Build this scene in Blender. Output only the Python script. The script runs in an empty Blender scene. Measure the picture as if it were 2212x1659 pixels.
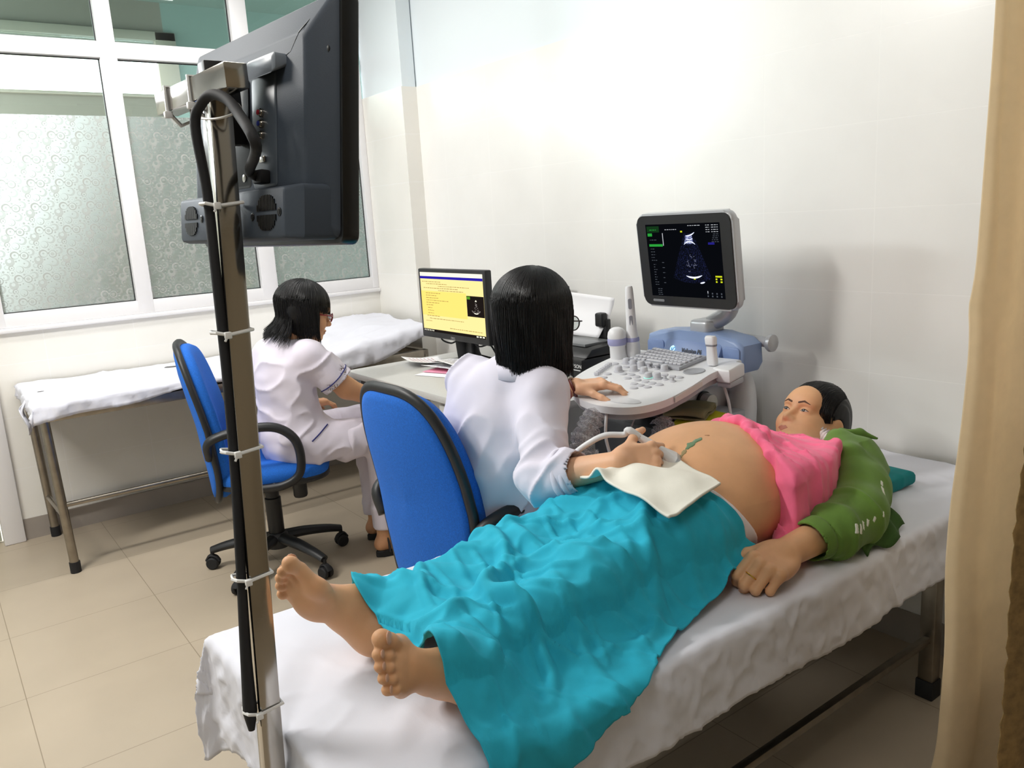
import bpy, bmesh, math, random
import numpy as np
from mathutils import Vector, Matrix, Euler

random.seed(7)
rng = np.random.default_rng(11)
SC = bpy.context.scene
COL = SC.collection
PI = math.pi

# ------------------------------------------------------------------ camera
cam_data = bpy.data.cameras.new('camera')
cam = bpy.data.objects.new('camera', cam_data)
COL.objects.link(cam)
_r = Vector((0.79985560, -0.59735384, -0.05830451))
_u = Vector((0.16809262, 0.12969622, 0.97720201))
_f = Vector((0.57617350, 0.79142105, -0.20414902))
cam.matrix_world = Matrix(((_r.x, _u.x, -_f.x, 0), (_r.y, _u.y, -_f.y, 0), (_r.z, _u.z, -_f.z, 1.40), (0, 0, 0, 1)))
cam_data.sensor_width = 36.0
cam_data.lens = 1743.95 / 2212 * 36.0
cam_data.clip_start = 0.02
SC.camera = cam

# ------------------------------------------------------------------ view, sky, lights
SC.view_settings.view_transform = 'Standard'
SC.view_settings.look = 'None'
SC.view_settings.gamma = 1.0
SC.view_settings.use_curve_mapping = False
SC.view_settings.exposure = 0.62
SC.cycles.max_bounces = 8
SC.cycles.diffuse_bounces = 5
SC.cycles.glossy_bounces = 4
SC.cycles.transmission_bounces = 6
SC.cycles.transparent_max_bounces = 8
SC.cycles.caustics_reflective = False
SC.cycles.caustics_refractive = False
SC.cycles.sample_clamp_indirect = 6.0

world = bpy.data.worlds.new('sky')
SC.world = world
world.use_nodes = True
world.node_tree.nodes['Background'].inputs[0].default_value = (0.93, 0.97, 1.0, 1)
world.node_tree.nodes['Background'].inputs[1].default_value = 5.0

def area(name, loc, target, sx, sy, power, color):
    d = bpy.data.lights.new(name, 'AREA')
    d.shape = 'RECTANGLE'; d.size = sx; d.size_y = sy
    d.energy = power; d.color = color
    o = bpy.data.objects.new(name, d); COL.objects.link(o)
    o.location = loc
    o.rotation_euler = (Vector(target) - Vector(loc)).to_track_quat('-Z', 'Y').to_euler()
    return o
# room ceiling tubes (outside the frame), plus an added fill and an added backlight
area('ceiling_tube_and_fill_light', (-0.55, 2.7, 2.78), (0.2, 2.7, 0), 0.25, 1.3, 50, (1.0, 0.975, 0.93))
area('ceiling_tube_and_fill_light', (0.95, 3.62, 2.78), (0.95, 3.62, 0), 1.2, 0.2, 15, (1.0, 0.98, 0.95)).rotation_euler = (0, 0, 0)
area('ceiling_tube_and_fill_light', (-0.3, 0.2, 2.78), (0.1, 0.6, 0), 0.25, 1.2, 9, (1.0, 0.97, 0.93))  # added fill near the camera, lifts the shaded near side of bed and curtain
area('added_film_backlight', (-0.9, 5.9, 2.3), (0.8, 4.45, 1.5), 1.2, 1.0, 230, (0.93, 0.98, 1.0))  # added lamp out of view in the corridor, aimed to backlight the film

# ------------------------------------------------------------------ colour and material helpers
def lin(h):
    h = h.lstrip('#')
    v = [int(h[i:i + 2], 16) / 255 for i in (0, 2, 4)]
    return tuple(c / 12.92 if c <= 0.04045 else ((c + 0.055) / 1.055) ** 2.4 for c in v) + (1.0,)

def N(nt, kind, **kw):
    n = nt.nodes.new(kind)
    for k, v in kw.items():
        setattr(n, k, v)
    return n

def mat(name, color, rough=0.5, metal=0.0, noise=0.0, nscale=30.0, bump=0.0, bscale=200.0, sss=0.0,
        spec=0.5, coat=0.0, emit=None, estr=0.0, alpha=1.0, trans=0.0, aniso=None, sheen=0.0):
    m = bpy.data.materials.new(name); m.use_nodes = True
    nt = m.node_tree
    b = nt.nodes['Principled BSDF']
    c = lin(color) if isinstance(color, str) else color
    b.inputs['Base Color'].default_value = c
    b.inputs['Roughness'].default_value = rough
    b.inputs['Metallic'].default_value = metal
    b.inputs['Specular IOR Level'].default_value = spec
    b.inputs['Coat Weight'].default_value = coat
    b.inputs['Alpha'].default_value = alpha
    b.inputs['Transmission Weight'].default_value = trans
    b.inputs['Sheen Weight'].default_value = sheen
    if sss:
        b.inputs['Subsurface Weight'].default_value = sss
        b.inputs['Subsurface Radius'].default_value = (0.012, 0.005, 0.003)
        b.inputs['Subsurface Scale'].default_value = 1.0
    if emit:
        b.inputs['Emission Color'].default_value = lin(emit)
        b.inputs['Emission Strength'].default_value = estr
    tc = N(nt, 'ShaderNodeTexCoord')
    if noise:
        t = N(nt, 'ShaderNodeTexNoise'); t.inputs['Scale'].default_value = nscale; t.inputs['Detail'].default_value = 4
        nt.links.new(tc.outputs['Object'], t.inputs['Vector'])
        mx = N(nt, 'ShaderNodeMix', data_type='RGBA', blend_type='MULTIPLY')
        mx.inputs[0].default_value = 1.0
        cr = N(nt, 'ShaderNodeMapRange')
        cr.inputs[1].default_value = 0.3; cr.inputs[2].default_value = 0.7
        cr.inputs[3].default_value = 1 - noise; cr.inputs[4].default_value = 1 + noise
        nt.links.new(t.outputs['Fac'], cr.inputs[0])
        mx.inputs[6].default_value = c
        nt.links.new(cr.outputs[0], mx.inputs[7])
        nt.links.new(mx.outputs[2], b.inputs['Base Color'])
    if bump:
        t2 = N(nt, 'ShaderNodeTexNoise'); t2.inputs['Scale'].default_value = bscale; t2.inputs['Detail'].default_value = 3
        nt.links.new(tc.outputs['Object'], t2.inputs['Vector'])
        bp = N(nt, 'ShaderNodeBump'); bp.inputs['Strength'].default_value = bump; bp.inputs['Distance'].default_value = 0.002
        nt.links.new(t2.outputs['Fac'], bp.inputs['Height'])
        nt.links.new(bp.outputs['Normal'], b.inputs['Normal'])
    return m

def tile_mat(name, c1, grout, uax, vax, bw, rh, uo, vo, mortar, rough, gl=0.12, mottled=0.03):
    """square-set tiles (procedural brick texture with no offset) over object axes uax, vax"""
    m = bpy.data.materials.new(name); m.use_nodes = True
    nt = m.node_tree; b = nt.nodes['Principled BSDF']
    tc = N(nt, 'ShaderNodeTexCoord'); sp = N(nt, 'ShaderNodeSeparateXYZ'); cb = N(nt, 'ShaderNodeCombineXYZ')
    nt.links.new(tc.outputs['Object'], sp.inputs[0])
    for ax, off, i in ((uax, uo, 0), (vax, vo, 1)):
        ad = N(nt, 'ShaderNodeMath', operation='SUBTRACT'); ad.inputs[1].default_value = off
        nt.links.new(sp.outputs['XYZ'.index(ax)], ad.inputs[0]); nt.links.new(ad.outputs[0], cb.inputs[i])
    br = N(nt, 'ShaderNodeTexBrick'); br.offset = 0.0; br.squash = 1.0
    br.inputs['Color1'].default_value = lin(c1); br.inputs['Color2'].default_value = lin(c1)
    br.inputs['Mortar'].default_value = lin(grout)
    br.inputs['Scale'].default_value = 1.0; br.inputs['Mortar Size'].default_value = mortar
    br.inputs['Mortar Smooth'].default_value = 0.1; br.inputs['Bias'].default_value = 0
    br.inputs['Brick Width'].default_value = bw; br.inputs['Row Height'].default_value = rh
    nt.links.new(cb.outputs[0], br.inputs['Vector'])
    ns = N(nt, 'ShaderNodeTexNoise'); ns.inputs['Scale'].default_value = 3; ns.inputs['Detail'].default_value = 6
    nt.links.new(tc.outputs['Object'], ns.inputs['Vector'])
    mr = N(nt, 'ShaderNodeMapRange'); mr.inputs[1].default_value = .3; mr.inputs[2].default_value = .7
    mr.inputs[3].default_value = 1 - mottled; mr.inputs[4].default_value = 1 + mottled
    nt.links.new(ns.outputs['Fac'], mr.inputs[0])
    mx = N(nt, 'ShaderNodeMix', data_type='RGBA', blend_type='MULTIPLY'); mx.inputs[0].default_value = 1
    nt.links.new(br.outputs['Color'], mx.inputs[6]); nt.links.new(mr.outputs[0], mx.inputs[7])
    nt.links.new(mx.outputs[2], b.inputs['Base Color'])
    b.inputs['Roughness'].default_value = rough; b.inputs['Coat Weight'].default_value = gl
    b.inputs['Coat Roughness'].default_value = 0.12
    bp = N(nt, 'ShaderNodeBump', invert=True); bp.inputs['Strength'].default_value = 0.35; bp.inputs['Distance'].default_value = 0.002
    nt.links.new(br.outputs['Fac'], bp.inputs['Height']); nt.links.new(bp.outputs['Normal'], b.inputs['Normal'])
    return m

# ------------------------------------------------------------------ object helpers
WM = {}
def tag(o, label=None, cat=None, group=None, kind=None):
    if label: o['label'] = label
    if cat: o['category'] = cat
    if group: o['group'] = group
    if kind: o['kind'] = kind
    return o

def thing(name, label, cat, loc=(0, 0, 0), rz=0.0, group=None):
    o = bpy.data.objects.new(name, None); COL.objects.link(o)
    o.location = loc; o.rotation_euler = (0, 0, rz)
    o.empty_display_size = 0.05
    WM[o] = Matrix.Translation(loc) @ Matrix.Rotation(rz, 4, 'Z')
    return tag(o, label, cat, group)

def link(name, me, m, parent=None, world=True, label=None, smooth=None):
    o = bpy.data.objects.new(name, me); COL.objects.link(o)
    ms = m if isinstance(m, (list, tuple)) else [m]
    for q in ms:
        me.materials.append(q)
    if smooth is not None:
        me.polygons.foreach_set('use_smooth', [True] * len(me.polygons))
        if smooth < 179:
            me.set_sharp_from_angle(angle=math.radians(smooth))
    if parent is not None:
        o.parent = parent
        if world:                      # geometry given in world coordinates
            root = parent
            M_ = Matrix.Identity(4)
            while root is not None:
                if root in WM:
                    M_ = WM[root]; break
                root = root.parent
            if parent in WM:
                o.matrix_parent_inverse = M_.inverted()
    if label: o['label'] = label
    return o

def obj(name, bm, m, parent=None, world=True, label=None, smooth=40):
    me = bpy.data.meshes.new(name)
    bmesh.ops.recalc_face_normals(bm, faces=bm.faces)
    bm.to_mesh(me); bm.free()
    return link(name, me, m, parent, world, label, smooth)

def mesh_np(name, V, F, m, parent=None, world=True, label=None, smooth=180):
    if not len(F): print('EMPTY', name); F = np.zeros((0, 4), int)
    me = bpy.data.meshes.new(name)
    V = np.asarray(V, np.float32); F = np.asarray(F, np.int32)
    k = F.shape[1]
    me.vertices.add(len(V)); me.vertices.foreach_set('co', V.ravel())
    me.loops.add(F.size); me.loops.foreach_set('vertex_index', F.ravel())
    me.polygons.add(len(F))
    me.polygons.foreach_set('loop_start', np.arange(0, F.size, k, dtype=np.int32))
    me.polygons.foreach_set('loop_total', np.full(len(F), k, np.int32))
    me.update(calc_edges=True); me.validate()
    return link(name, me, m, parent, world, label, smooth)

def struct(o):
    o['kind'] = 'structure'; return o

def frame(o, x, y=None, z=None):
    """4x4 from an origin and axes"""
    x, y, z = Vector(x).normalized(), Vector(y).normalized(), Vector(z).normalized()
    return Matrix(((x.x, y.x, z.x, o[0]), (x.y, y.y, z.y, o[1]), (x.z, y.z, z.z, o[2]), (0, 0, 0, 1)))

def box(bm, lo, hi, bev=0.0, M=None, seg=2, mi=0):
    lo, hi = Vector(lo), Vector(hi)
    c = (lo + hi) / 2; s = hi - lo
    r = bmesh.ops.create_cube(bm, size=1.0, matrix=Matrix.Translation(c) @ Matrix.Diagonal((s.x, s.y, s.z, 1)))
    vs = r['verts']
    if bev > 0:
        es = list({e for v in vs for e in v.link_edges})
        rb = bmesh.ops.bevel(bm, geom=es, offset=bev, segments=seg, affect='EDGES', profile=0.5)
        vs = list({v for f in rb['faces'] for v in f.verts} | {v for v in vs if v.is_valid})
    if M is not None:
        bmesh.ops.transform(bm, matrix=M, verts=vs)
    if mi:
        for f in {f for v in vs for f in v.link_faces}: f.material_index = mi
    return vs

def prism(bm, pts, z0, z1, M=None, bev=0.0, seg=2, mi=0):
    """closed outline pts (x,y) extruded z0..z1; bevel on the rim edges"""
    v0 = [bm.verts.new((p[0], p[1], z0)) for p in pts]
    v1 = [bm.verts.new((p[0], p[1], z1)) for p in pts]
    n = len(pts); fs = []
    fs.append(bm.faces.new(v0[::-1])); fs.append(bm.faces.new(v1))
    for i in range(n):
        fs.append(bm.faces.new((v0[i], v0[(i + 1) % n], v1[(i + 1) % n], v1[i])))
    vs = v0 + v1
    if bev > 0:
        es = [e for f in fs[:2] for e in f.edges]
        rb = bmesh.ops.bevel(bm, geom=es, offset=bev, segments=seg, affect='EDGES', profile=0.5)
        vs = list({v for f in rb['faces'] for v in f.verts} | {v for v in vs if v.is_valid})
    if mi:
        for f in {f for v in vs for f in v.link_faces}: f.material_index = mi
    if M is not None:
        bmesh.ops.transform(bm, matrix=M, verts=vs)
    return vs

def rrect(w, h, r, n=6, cx=0, cy=0):
    out = []
    for (sx, sy, a0) in ((1, 1, 0), (-1, 1, 90), (-1, -1, 180), (1, -1, 270)):
        for i in range(n + 1):
            a = math.radians(a0 + 90 * i / n)
            out.append((cx + sx * (w / 2 - r) + r * math.cos(a), cy + sy * (h / 2 - r) + r * math.sin(a)))
    return out

def smooth_path(pts, n=8):
    P = [np.array(p, float) for p in pts]
    P = [2 * P[0] - P[1]] + P + [2 * P[-1] - P[-2]]
    out = []
    for i in range(1, len(P) - 2):
        a, b, c, d = P[i - 1:i + 3]
        for k in range(n):
            t = k / n
            out.append(0.5 * ((2 * b) + (-a + c) * t + (2 * a - 5 * b + 4 * c - d) * t ** 2 + (-a + 3 * b - 3 * c + d) * t ** 3))
    out.append(P[-2])
    return out

def tube(bm, pts, r, n=10, caps=True, flat=1.0, up=None, mi=0, closed=False):
    P = [Vector(p) for p in pts]; m = len(P)
    R = r if isinstance(r, (list, tuple, np.ndarray)) else [r] * m
    rings = []; side = None
    for i in range(m):
        if closed: t = P[(i + 1) % m] - P[i - 1]
        else: t = P[min(i + 1, m - 1)] - P[max(i - 1, 0)]
        t.normalize()
        if side is None:
            u0 = Vector(up) if up else (Vector((0, 0, 1)) if abs(t.z) < 0.9 else Vector((1, 0, 0)))
            side = t.cross(u0).normalized()
        elif up is not None:
            side = t.cross(Vector(up)).normalized()
        else:
            side = (side - t * side.dot(t)).normalized()
        u = side.cross(t).normalized()
        rings.append([bm.verts.new(P[i] + (side * math.cos(2 * PI * k / n) + u * math.sin(2 * PI * k / n) * flat) * float(R[i])) for k in range(n)])
    fs = []
    for i in range(m if closed else m - 1):
        A, B = rings[i], rings[(i + 1) % m]
        for k in range(n):
            fs.append(bm.faces.new((A[k], A[(k + 1) % n], B[(k + 1) % n], B[k])))
    if caps and not closed:
        fs.append(bm.faces.new(rings[0][::-1])); fs.append(bm.faces.new(rings[-1]))
    if mi:
        for f in fs: f.material_index = mi
    return [v for q in rings for v in q]

def lathe(bm, prof, n=24, M=None, mi=0):
    """prof: (radius, height) list, axis z"""
    rings = []
    for (r, z) in prof:
        rings.append([bm.verts.new((r * math.cos(2 * PI * k / n), r * math.sin(2 * PI * k / n), z)) for k in range(n)])
    fs = []
    for A, B in zip(rings[:-1], rings[1:]):
        for k in range(n):
            fs.append(bm.faces.new((A[k], A[(k + 1) % n], B[(k + 1) % n], B[k])))
    fs.append(bm.faces.new(rings[0][::-1])); fs.append(bm.faces.new(rings[-1]))
    vs = [v for q in rings for v in q]
    if M is not None: bmesh.ops.transform(bm, matrix=M, verts=vs)
    if mi:
        for f in fs: f.material_index = mi
    return vs

def quad(bm, p0, p1, p2, p3, mi=0):
    f = bm.faces.new([bm.verts.new(p) for p in (p0, p1, p2, p3)]); f.material_index = mi; return f

def lettering(name, body, size, M, m, parent=None, extrude=0.0004, align='LEFT', bold=0.0, sx=1.0):
    """writing, turned into a mesh; M places the text's xy plane"""
    c = bpy.data.curves.new(name, 'FONT'); c.body = body; c.size = size; c.extrude = extrude; c.align_x = align; c.offset = bold
    t = bpy.data.objects.new(name + '_t', c); COL.objects.link(t)
    dg = bpy.context.evaluated_depsgraph_get()
    me = bpy.data.meshes.new_from_object(t.evaluated_get(dg))
    COL.objects.unlink(t); bpy.data.objects.remove(t)
    me.transform(M @ Matrix.Diagonal((sx, 1, 1, 1)))
    me.name = name
    me.materials.clear()
    return link(name, me, m, parent, True, None, None)

def grid_mesh(G, closed_u=False):
    """(nu,nv,3) array -> verts, quads"""
    nu, nv = G.shape[:2]
    idx = np.arange(nu * nv).reshape(nu, nv)
    a = idx[:-1, :-1].ravel(); b = idx[1:, :-1].ravel(); c = idx[1:, 1:].ravel(); d = idx[:-1, 1:].ravel()
    return G.reshape(-1, 3), np.stack([a, b, c, d], 1)

def cloth(name, G, m, parent=None, thick=0.0025, label=None):
    V, F = grid_mesh(G)
    o = mesh_np(name, V, F, m, parent, True, label)
    s = o.modifiers.new('thickness', 'SOLIDIFY'); s.thickness = thick; s.offset = -1
    return o

# ------------------------------------------------------------------ smooth value noise
def _hash(ix, iy, iz, seed):
    h = (ix.astype(np.int64) * 374761393 + iy.astype(np.int64) * 668265263 + iz.astype(np.int64) * 2147483647 + seed * 1274126177) & 0xffffffff
    h = ((h ^ (h >> 13)) * 1274126177) & 0xffffffff
    return ((h ^ (h >> 16)) & 0xffff) / 65535.0

def vnoise(P, freq, seed=0):
    Q = np.asarray(P) * np.asarray(freq)
    i = np.floor(Q); f = Q - i; i = i.astype(np.int64); w = f * f * f * (f * (f * 6 - 15) + 10)
    o = 0
    for dx in (0, 1):
        for dy in (0, 1):
            for dz in (0, 1):
                h = _hash(i[..., 0] + dx, i[..., 1] + dy, i[..., 2] + dz, seed)
                o = o + h * (w[..., 0] if dx else 1 - w[..., 0]) * (w[..., 1] if dy else 1 - w[..., 1]) * (w[..., 2] if dz else 1 - w[..., 2])
    return o * 2 - 1

def ridge(P, freq, seed=0, sharp=1.6):
    return np.maximum(0, 1 - np.abs(vnoise(P, freq, seed)) * 2.2) ** sharp

# ------------------------------------------------------------------ signed-distance bodies
class SDF:
    def __init__(s): s.ops = []
    def cap(s, a, b, ra, rb=None, k=0.02, op='u'):
        a = np.array(a, float); b = np.array(b, float); rb = ra if rb is None else rb
        ba = b - a; L = max(ba @ ba, 1e-12)
        def f(P):
            pa = P - a; t = np.clip(pa @ ba / L, 0, 1)
            q = pa - t[:, None] * ba
            return np.sqrt(np.einsum('ij,ij->i', q, q)) - (ra + (rb - ra) * t)
        s.ops.append((f, op, k)); return s
    def chain(s, pts, rs, k=0.02, op='u'):
        for i in range(len(pts) - 1): s.cap(pts[i], pts[i + 1], rs[i], rs[i + 1], k if i == 0 else max(k * .6, .004), op)
        return s
    def ell(s, c, r, R=None, k=0.02, op='u'):
        c = np.array(c, float); r = np.array(r, float)
        R = np.eye(3) if R is None else np.array(R, float)      # columns = axes
        def f(P):
            q = (P - c) @ R
            k0 = np.sqrt(((q / r) ** 2).sum(1)); k1 = np.sqrt(((q / r ** 2) ** 2).sum(1))
            return k0 * (k0 - 1) / np.maximum(k1, 1e-6)
        s.ops.append((f, op, k)); return s
    def rbox(s, c, h, rad, R=None, k=0.02, op='u'):
        c = np.array(c, float); h = np.array(h, float) - rad
        R = np.eye(3) if R is None else np.array(R, float)
        def f(P):
            q = np.abs((P - c) @ R) - h
            return np.sqrt((np.maximum(q, 0) ** 2).sum(1)) + np.minimum(q.max(1), 0) - rad
        s.ops.append((f, op, k)); return s
    def plane(s, p, n, k=0.0, op='i'):
        """keep the side opposite to n"""
        p = np.array(p, float); n = np.array(n, float); n = n / np.linalg.norm(n)
        s.ops.append((lambda P: (P - p) @ n, op, k)); return s
    def fn(s, f, k=0.02, op='u'):
        s.ops.append((f, op, k)); return s
    def add(s, other, k=0.02, op='u', off=0.0):
        s.ops.append((lambda P: other(P) - off, op, k)); return s
    def __call__(s, P):
        d = None
        for f, op, k in s.ops:
            e = f(P)
            if d is None: d = e; continue
            if op == 'u':
                d = np.minimum(d, e) if k <= 0 else np.minimum(d, e) - np.maximum(k - np.abs(d - e), 0) ** 2 * (0.25 / k)
            else:
                if op == 's': e = -e
                d = np.maximum(d, e) if k <= 0 else np.maximum(d, e) + np.maximum(k - np.abs(d - e), 0) ** 2 * (0.25 / k)
        return d
    def mesh(s, lo, hi, vox, disp=None, B=6, slack=1.6):
        lo = np.array(lo, float); hi = np.array(hi, float)
        n = np.maximum(np.ceil((hi - lo) / (vox * B)).astype(int), 1)
        ii = np.stack(np.meshgrid(*[np.arange(q) for q in n], indexing='ij'), -1).reshape(-1, 3)
        cen = lo + (ii + 0.5) * B * vox
        dc = np.concatenate([s(c) for c in np.array_split(cen, max(1, len(cen) // 60000))])
        act = np.abs(dc) < B * vox * 0.87 * slack + (0.012 if disp else 0.002)
        V = np.repeat(np.repeat(np.repeat(np.where(dc < 0, -1.0, 1.0).astype(np.float32).reshape(n), B, 0), B, 1), B, 2)
        off = np.stack(np.meshgrid(*[np.arange(B)] * 3, indexing='ij'), -1).reshape(-1, 3)
        ia = ii[act]
        for ch in np.array_split(ia, max(1, len(ia) * B ** 3 // 200000)):
            if not len(ch): continue
            g = (ch[:, None, :] * B + off[None]).reshape(-1, 3)
            P = lo + (g + 0.5) * vox
            d = s(P)
            if disp is not None: d = d - disp(P)
            V[g[:, 0], g[:, 1], g[:, 2]] = d
        return nets(V, lo + 0.5 * vox, vox)

def nets(V, lo, vox):
    nx, ny, nz = V.shape
    S = V < 0
    cs = [(0,0,0),(1,0,0),(0,1,0),(1,1,0),(0,0,1),(1,0,1),(0,1,1),(1,1,1)]
    cnt = np.zeros((nx-1, ny-1, nz-1), np.int8)
    for (a, b, c) in cs: cnt += S[a:nx-1+a, b:ny-1+b, c:nz-1+c]
    act = (cnt > 0) & (cnt < 8)
    I = np.argwhere(act)
    vid = np.full(act.shape, -1, np.int64); vid[act] = np.arange(len(I))
    pos = np.zeros((len(I), 3)); w = np.zeros(len(I))
    ed = [(0,1),(2,3),(4,5),(6,7),(0,2),(1,3),(4,6),(5,7),(0,4),(1,5),(2,6),(3,7)]
    vals = [V[I[:,0]+a, I[:,1]+b, I[:,2]+c] for (a,b,c) in cs]
    for a, b in ed:
        va, vb = vals[a], vals[b]
        m = (va < 0) != (vb < 0)
        t = np.where(m, va / np.where(m, va - vb, 1), 0)
        ca = np.array(cs[a], float); cb = np.array(cs[b], float)
        pos += (ca + (cb - ca) * t[:, None]) * m[:, None]; w += m
    P = lo + (I + pos / w[:, None]) * vox
    quads = []
    for ax in range(3):
        o = [np.array((0,0,0)) for _ in range(4)]
        u, v = (ax + 1) % 3, (ax + 2) % 3
        sl = [slice(1, None)] * 3
        A = S; sh = [0,0,0]
        lo_s = [slice(1, -1)] * 3; lo_s[ax] = slice(0, -1)
        hi_s = [slice(1, -1)] * 3; hi_s[ax] = slice(1, None)
        s0, s1 = S[tuple(lo_s)], S[tuple(hi_s)]
        E = np.argwhere(s0 != s1)
        if not len(E): continue
        flip = s0[E[:,0], E[:,1], E[:,2]]
        base = E + 1; base[:, ax] -= 1
        def at(du, dv):
            q = base.copy(); q[:, u] += du; q[:, v] += dv
            return vid[q[:,0], q[:,1], q[:,2]]
        q = np.stack([at(-1,-1), at(0,-1), at(0,0), at(-1,0)], 1)
        q = np.where(flip[:, None], q, q[:, ::-1])
        quads.append(q)
    F = np.concatenate(quads) if quads else np.zeros((0, 4), np.int64); F = F[(F >= 0).all(1)]
    return P, F

def relax(P, F, it=2, lam=0.5):
    n = len(P)
    for _ in range(it):
        acc = np.zeros_like(P); c = np.zeros(n)
        for a, b in ((0,1),(1,2),(2,3),(3,0)):
            np.add.at(acc, F[:,a], P[F[:,b]]); np.add.at(c, F[:,a], 1)
            np.add.at(acc, F[:,b], P[F[:,a]]); np.add.at(c, F[:,b], 1)
        P = P + lam * (acc / np.maximum(c, 1)[:, None] - P)
    return P

def join(parts):
    V = []; F = []; n = 0
    for P, Q in parts:
        V.append(P); F.append(Q + n); n += len(P)
    return np.concatenate(V), np.concatenate(F)

def unit(v):
    v = np.array(v, float); return v / np.linalg.norm(v)
# =================================================================== SETTING
XR, YW, ZC = 2.353, 4.414, 2.90          # tiled wall, window wall, ceiling
M_paint = mat('blue_white_wall_paint', '#e6eef2', 0.55, bump=0.05, bscale=300)
M_tile_r = tile_mat('cream_wall_tile_right', '#eeedea', '#f3f2ef', 'Y', 'Z', 0.3945, 0.2515, 1.335, 0.1005, 0.0014, 0.32)
M_tile_b = tile_mat('cream_wall_tile_back', '#eeece6', '#f3f2ef', 'X', 'Z', 0.400, 0.2515, 0.47, 0.1005, 0.0014, 0.32)
M_floor = tile_mat('beige_floor_tile', '#b3a591', '#8f816d', 'X', 'Y', 0.5, 0.5, 0.075, 0.30, 0.0014, 0.38, 0.10, 0.05)
M_base = mat('grey_skirting_tile', '#a09890', 0.4, noise=0.05, nscale=8)
M_pvc = mat('white_window_frame', '#e9e8ea', 0.35)
M_seal = mat('black_glazing_seal', '#2b2c2e', 0.6)
M_ceil = mat('white_ceiling_paint', '#e8e9e8', 0.7)

def wall_box(name, lo, hi, m):
    bm = bmesh.new(); box(bm, lo, hi); return struct(obj(name, bm, m))
wall_box('floor', (-2.6, -1.7, -0.06), (XR + 0.2, 7.2, 0.0), M_floor)
wall_box('ceiling', (-2.6, -1.7, ZC), (XR + 0.2, YW + 0.06, ZC + 0.1), M_ceil)
wall_box('wall_right', (XR + 0.008, -1.7, 0), (XR + 0.2, YW + 0.14, ZC), M_paint)
wall_box('wall_right_tiles', (XR, -1.7, 0), (XR + 0.008, YW, 2.104), M_tile_r)
wall_box('wall_front', (-2.6, -1.8, 0), (XR + 0.2, -1.7, ZC), mat('beige_rear_wall_paint', '#8f8069', .8))
wall_box('wall_left', (-2.7, -1.7, 0), (-2.6, YW + 0.14, ZC), M_paint)
# corner pillar, tiled up to the same height
wall_box('wall_pillar', (2.272, 3.951, 2.10), (XR, YW, ZC), M_paint)
bm = bmesh.new(); box(bm, (2.262, 3.943, 0), (XR, YW, 2.104)); struct(obj('wall_pillar_tiles', bm, M_tile_b))
# window wall: parapet below, wall left of the door, head above
WX0, WX1 = 0.245, 2.262
wall_box('wall_back', (WX0, YW, 0), (XR, YW + 0.14, 1.0), M_paint)
wall_box('wall_back_tiles', (WX0, YW - 0.008, 0), (2.262, YW, 1.0), M_tile_b)
wall_box('wall_back_door_side', (-2.6, YW, 0), (-0.72, YW + 0.14, ZC), M_paint)
wall_box('wall_back_head', (-0.72, YW, 2.72), (XR, YW + 0.14, ZC), M_paint)
wall_box('wall_back_column', (0.17, YW + 0.02, 2.15), (WX0 + 0.02, YW + 0.12, 2.72), M_pvc)
wall_box('baseboard_back', (0.247, YW - 0.014, 0), (2.262, YW - 0.008, 0.104), M_base)
wall_box('baseboard_right', (XR - 0.006, -1.7, 0), (XR, 3.943, 0.104), M_base)
wall_box('baseboard_pillar', (2.262, 3.937, 0), (XR, 3.943, 0.104), M_base)
bm = bmesh.new(); box(bm, (0.235, YW - 0.03, 1.0), (2.262, YW + 0.14, 1.022), 0.006); struct(obj('trim_1', bm, M_pvc))

# door at the far left: jamb and leaf
bm = bmesh.new()
box(bm, (0.155, YW - 0.035, 0), (0.245, YW + 0.13, 2.72), 0.006)
box(bm, (-0.80, YW - 0.035, 0), (-0.72, YW + 0.13, 2.15), 0.006)
box(bm, (-0.72, YW - 0.035, 2.07), (0.155, YW + 0.13, 2.15), 0.006)
d1 = struct(obj('door_1', bm, M_pvc))
bm = bmesh.new(); box(bm, (-0.715, YW + 0.03, 0.01), (0.15, YW + 0.07, 2.065), 0.003)
struct(obj('door_leaf', bm, mat('grey_green_door_paint', '#b9bfb2', 0.5), d1))
bm = bmesh.new(); tube(bm, smooth_path([(-0.64, YW + 0.03, 1.0), (-0.64, YW - 0.02, 1.0), (-0.54, YW - 0.022, 1.0)]), 0.009)
struct(obj('door_handle', bm, mat('door_handle_steel', '#b5b5b5', 0.3, 1.0), d1))

# window_1: frame with two mullions and a transom, six panes
FY0, FY1 = YW - 0.012, YW + 0.05
bm = bmesh.new()
xs = [(0.245, 0.326), (0.905, 0.981), (1.552, 1.640), (2.223, 2.262)]
for a, b in xs: box(bm, (a, FY0, 1.022), (b, FY1, 2.72), 0.004)
for a, b in ((1.022, 1.088), (2.247, 2.322), (2.66, 2.72)): box(bm, (0.245, FY0 + 0.002, a), (2.262, FY1 - 0.002, b), 0.004)
# sloping beads round each light
win = struct(obj('window_1', bm, M_pvc))
bm = bmesh.new()
lights = [(0.326, 0.905), (0.981, 1.552), (1.640, 2.223)]
for (a, b) in lights:
    for (z0, z1) in ((1.088, 2.247), (2.322, 2.66)):
        for lo, hi in (((a, z0), (a + .004, z1)), ((b - .004, z0), (b, z1)), ((a, z0), (b, z0 + .004)), ((a, z1 - .004), (b, z1))):
            box(bm, (lo[0], YW + 0.022, lo[1]), (hi[0], YW + 0.034, hi[1]))
struct(obj('window_seal', bm, M_seal, win))

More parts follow.
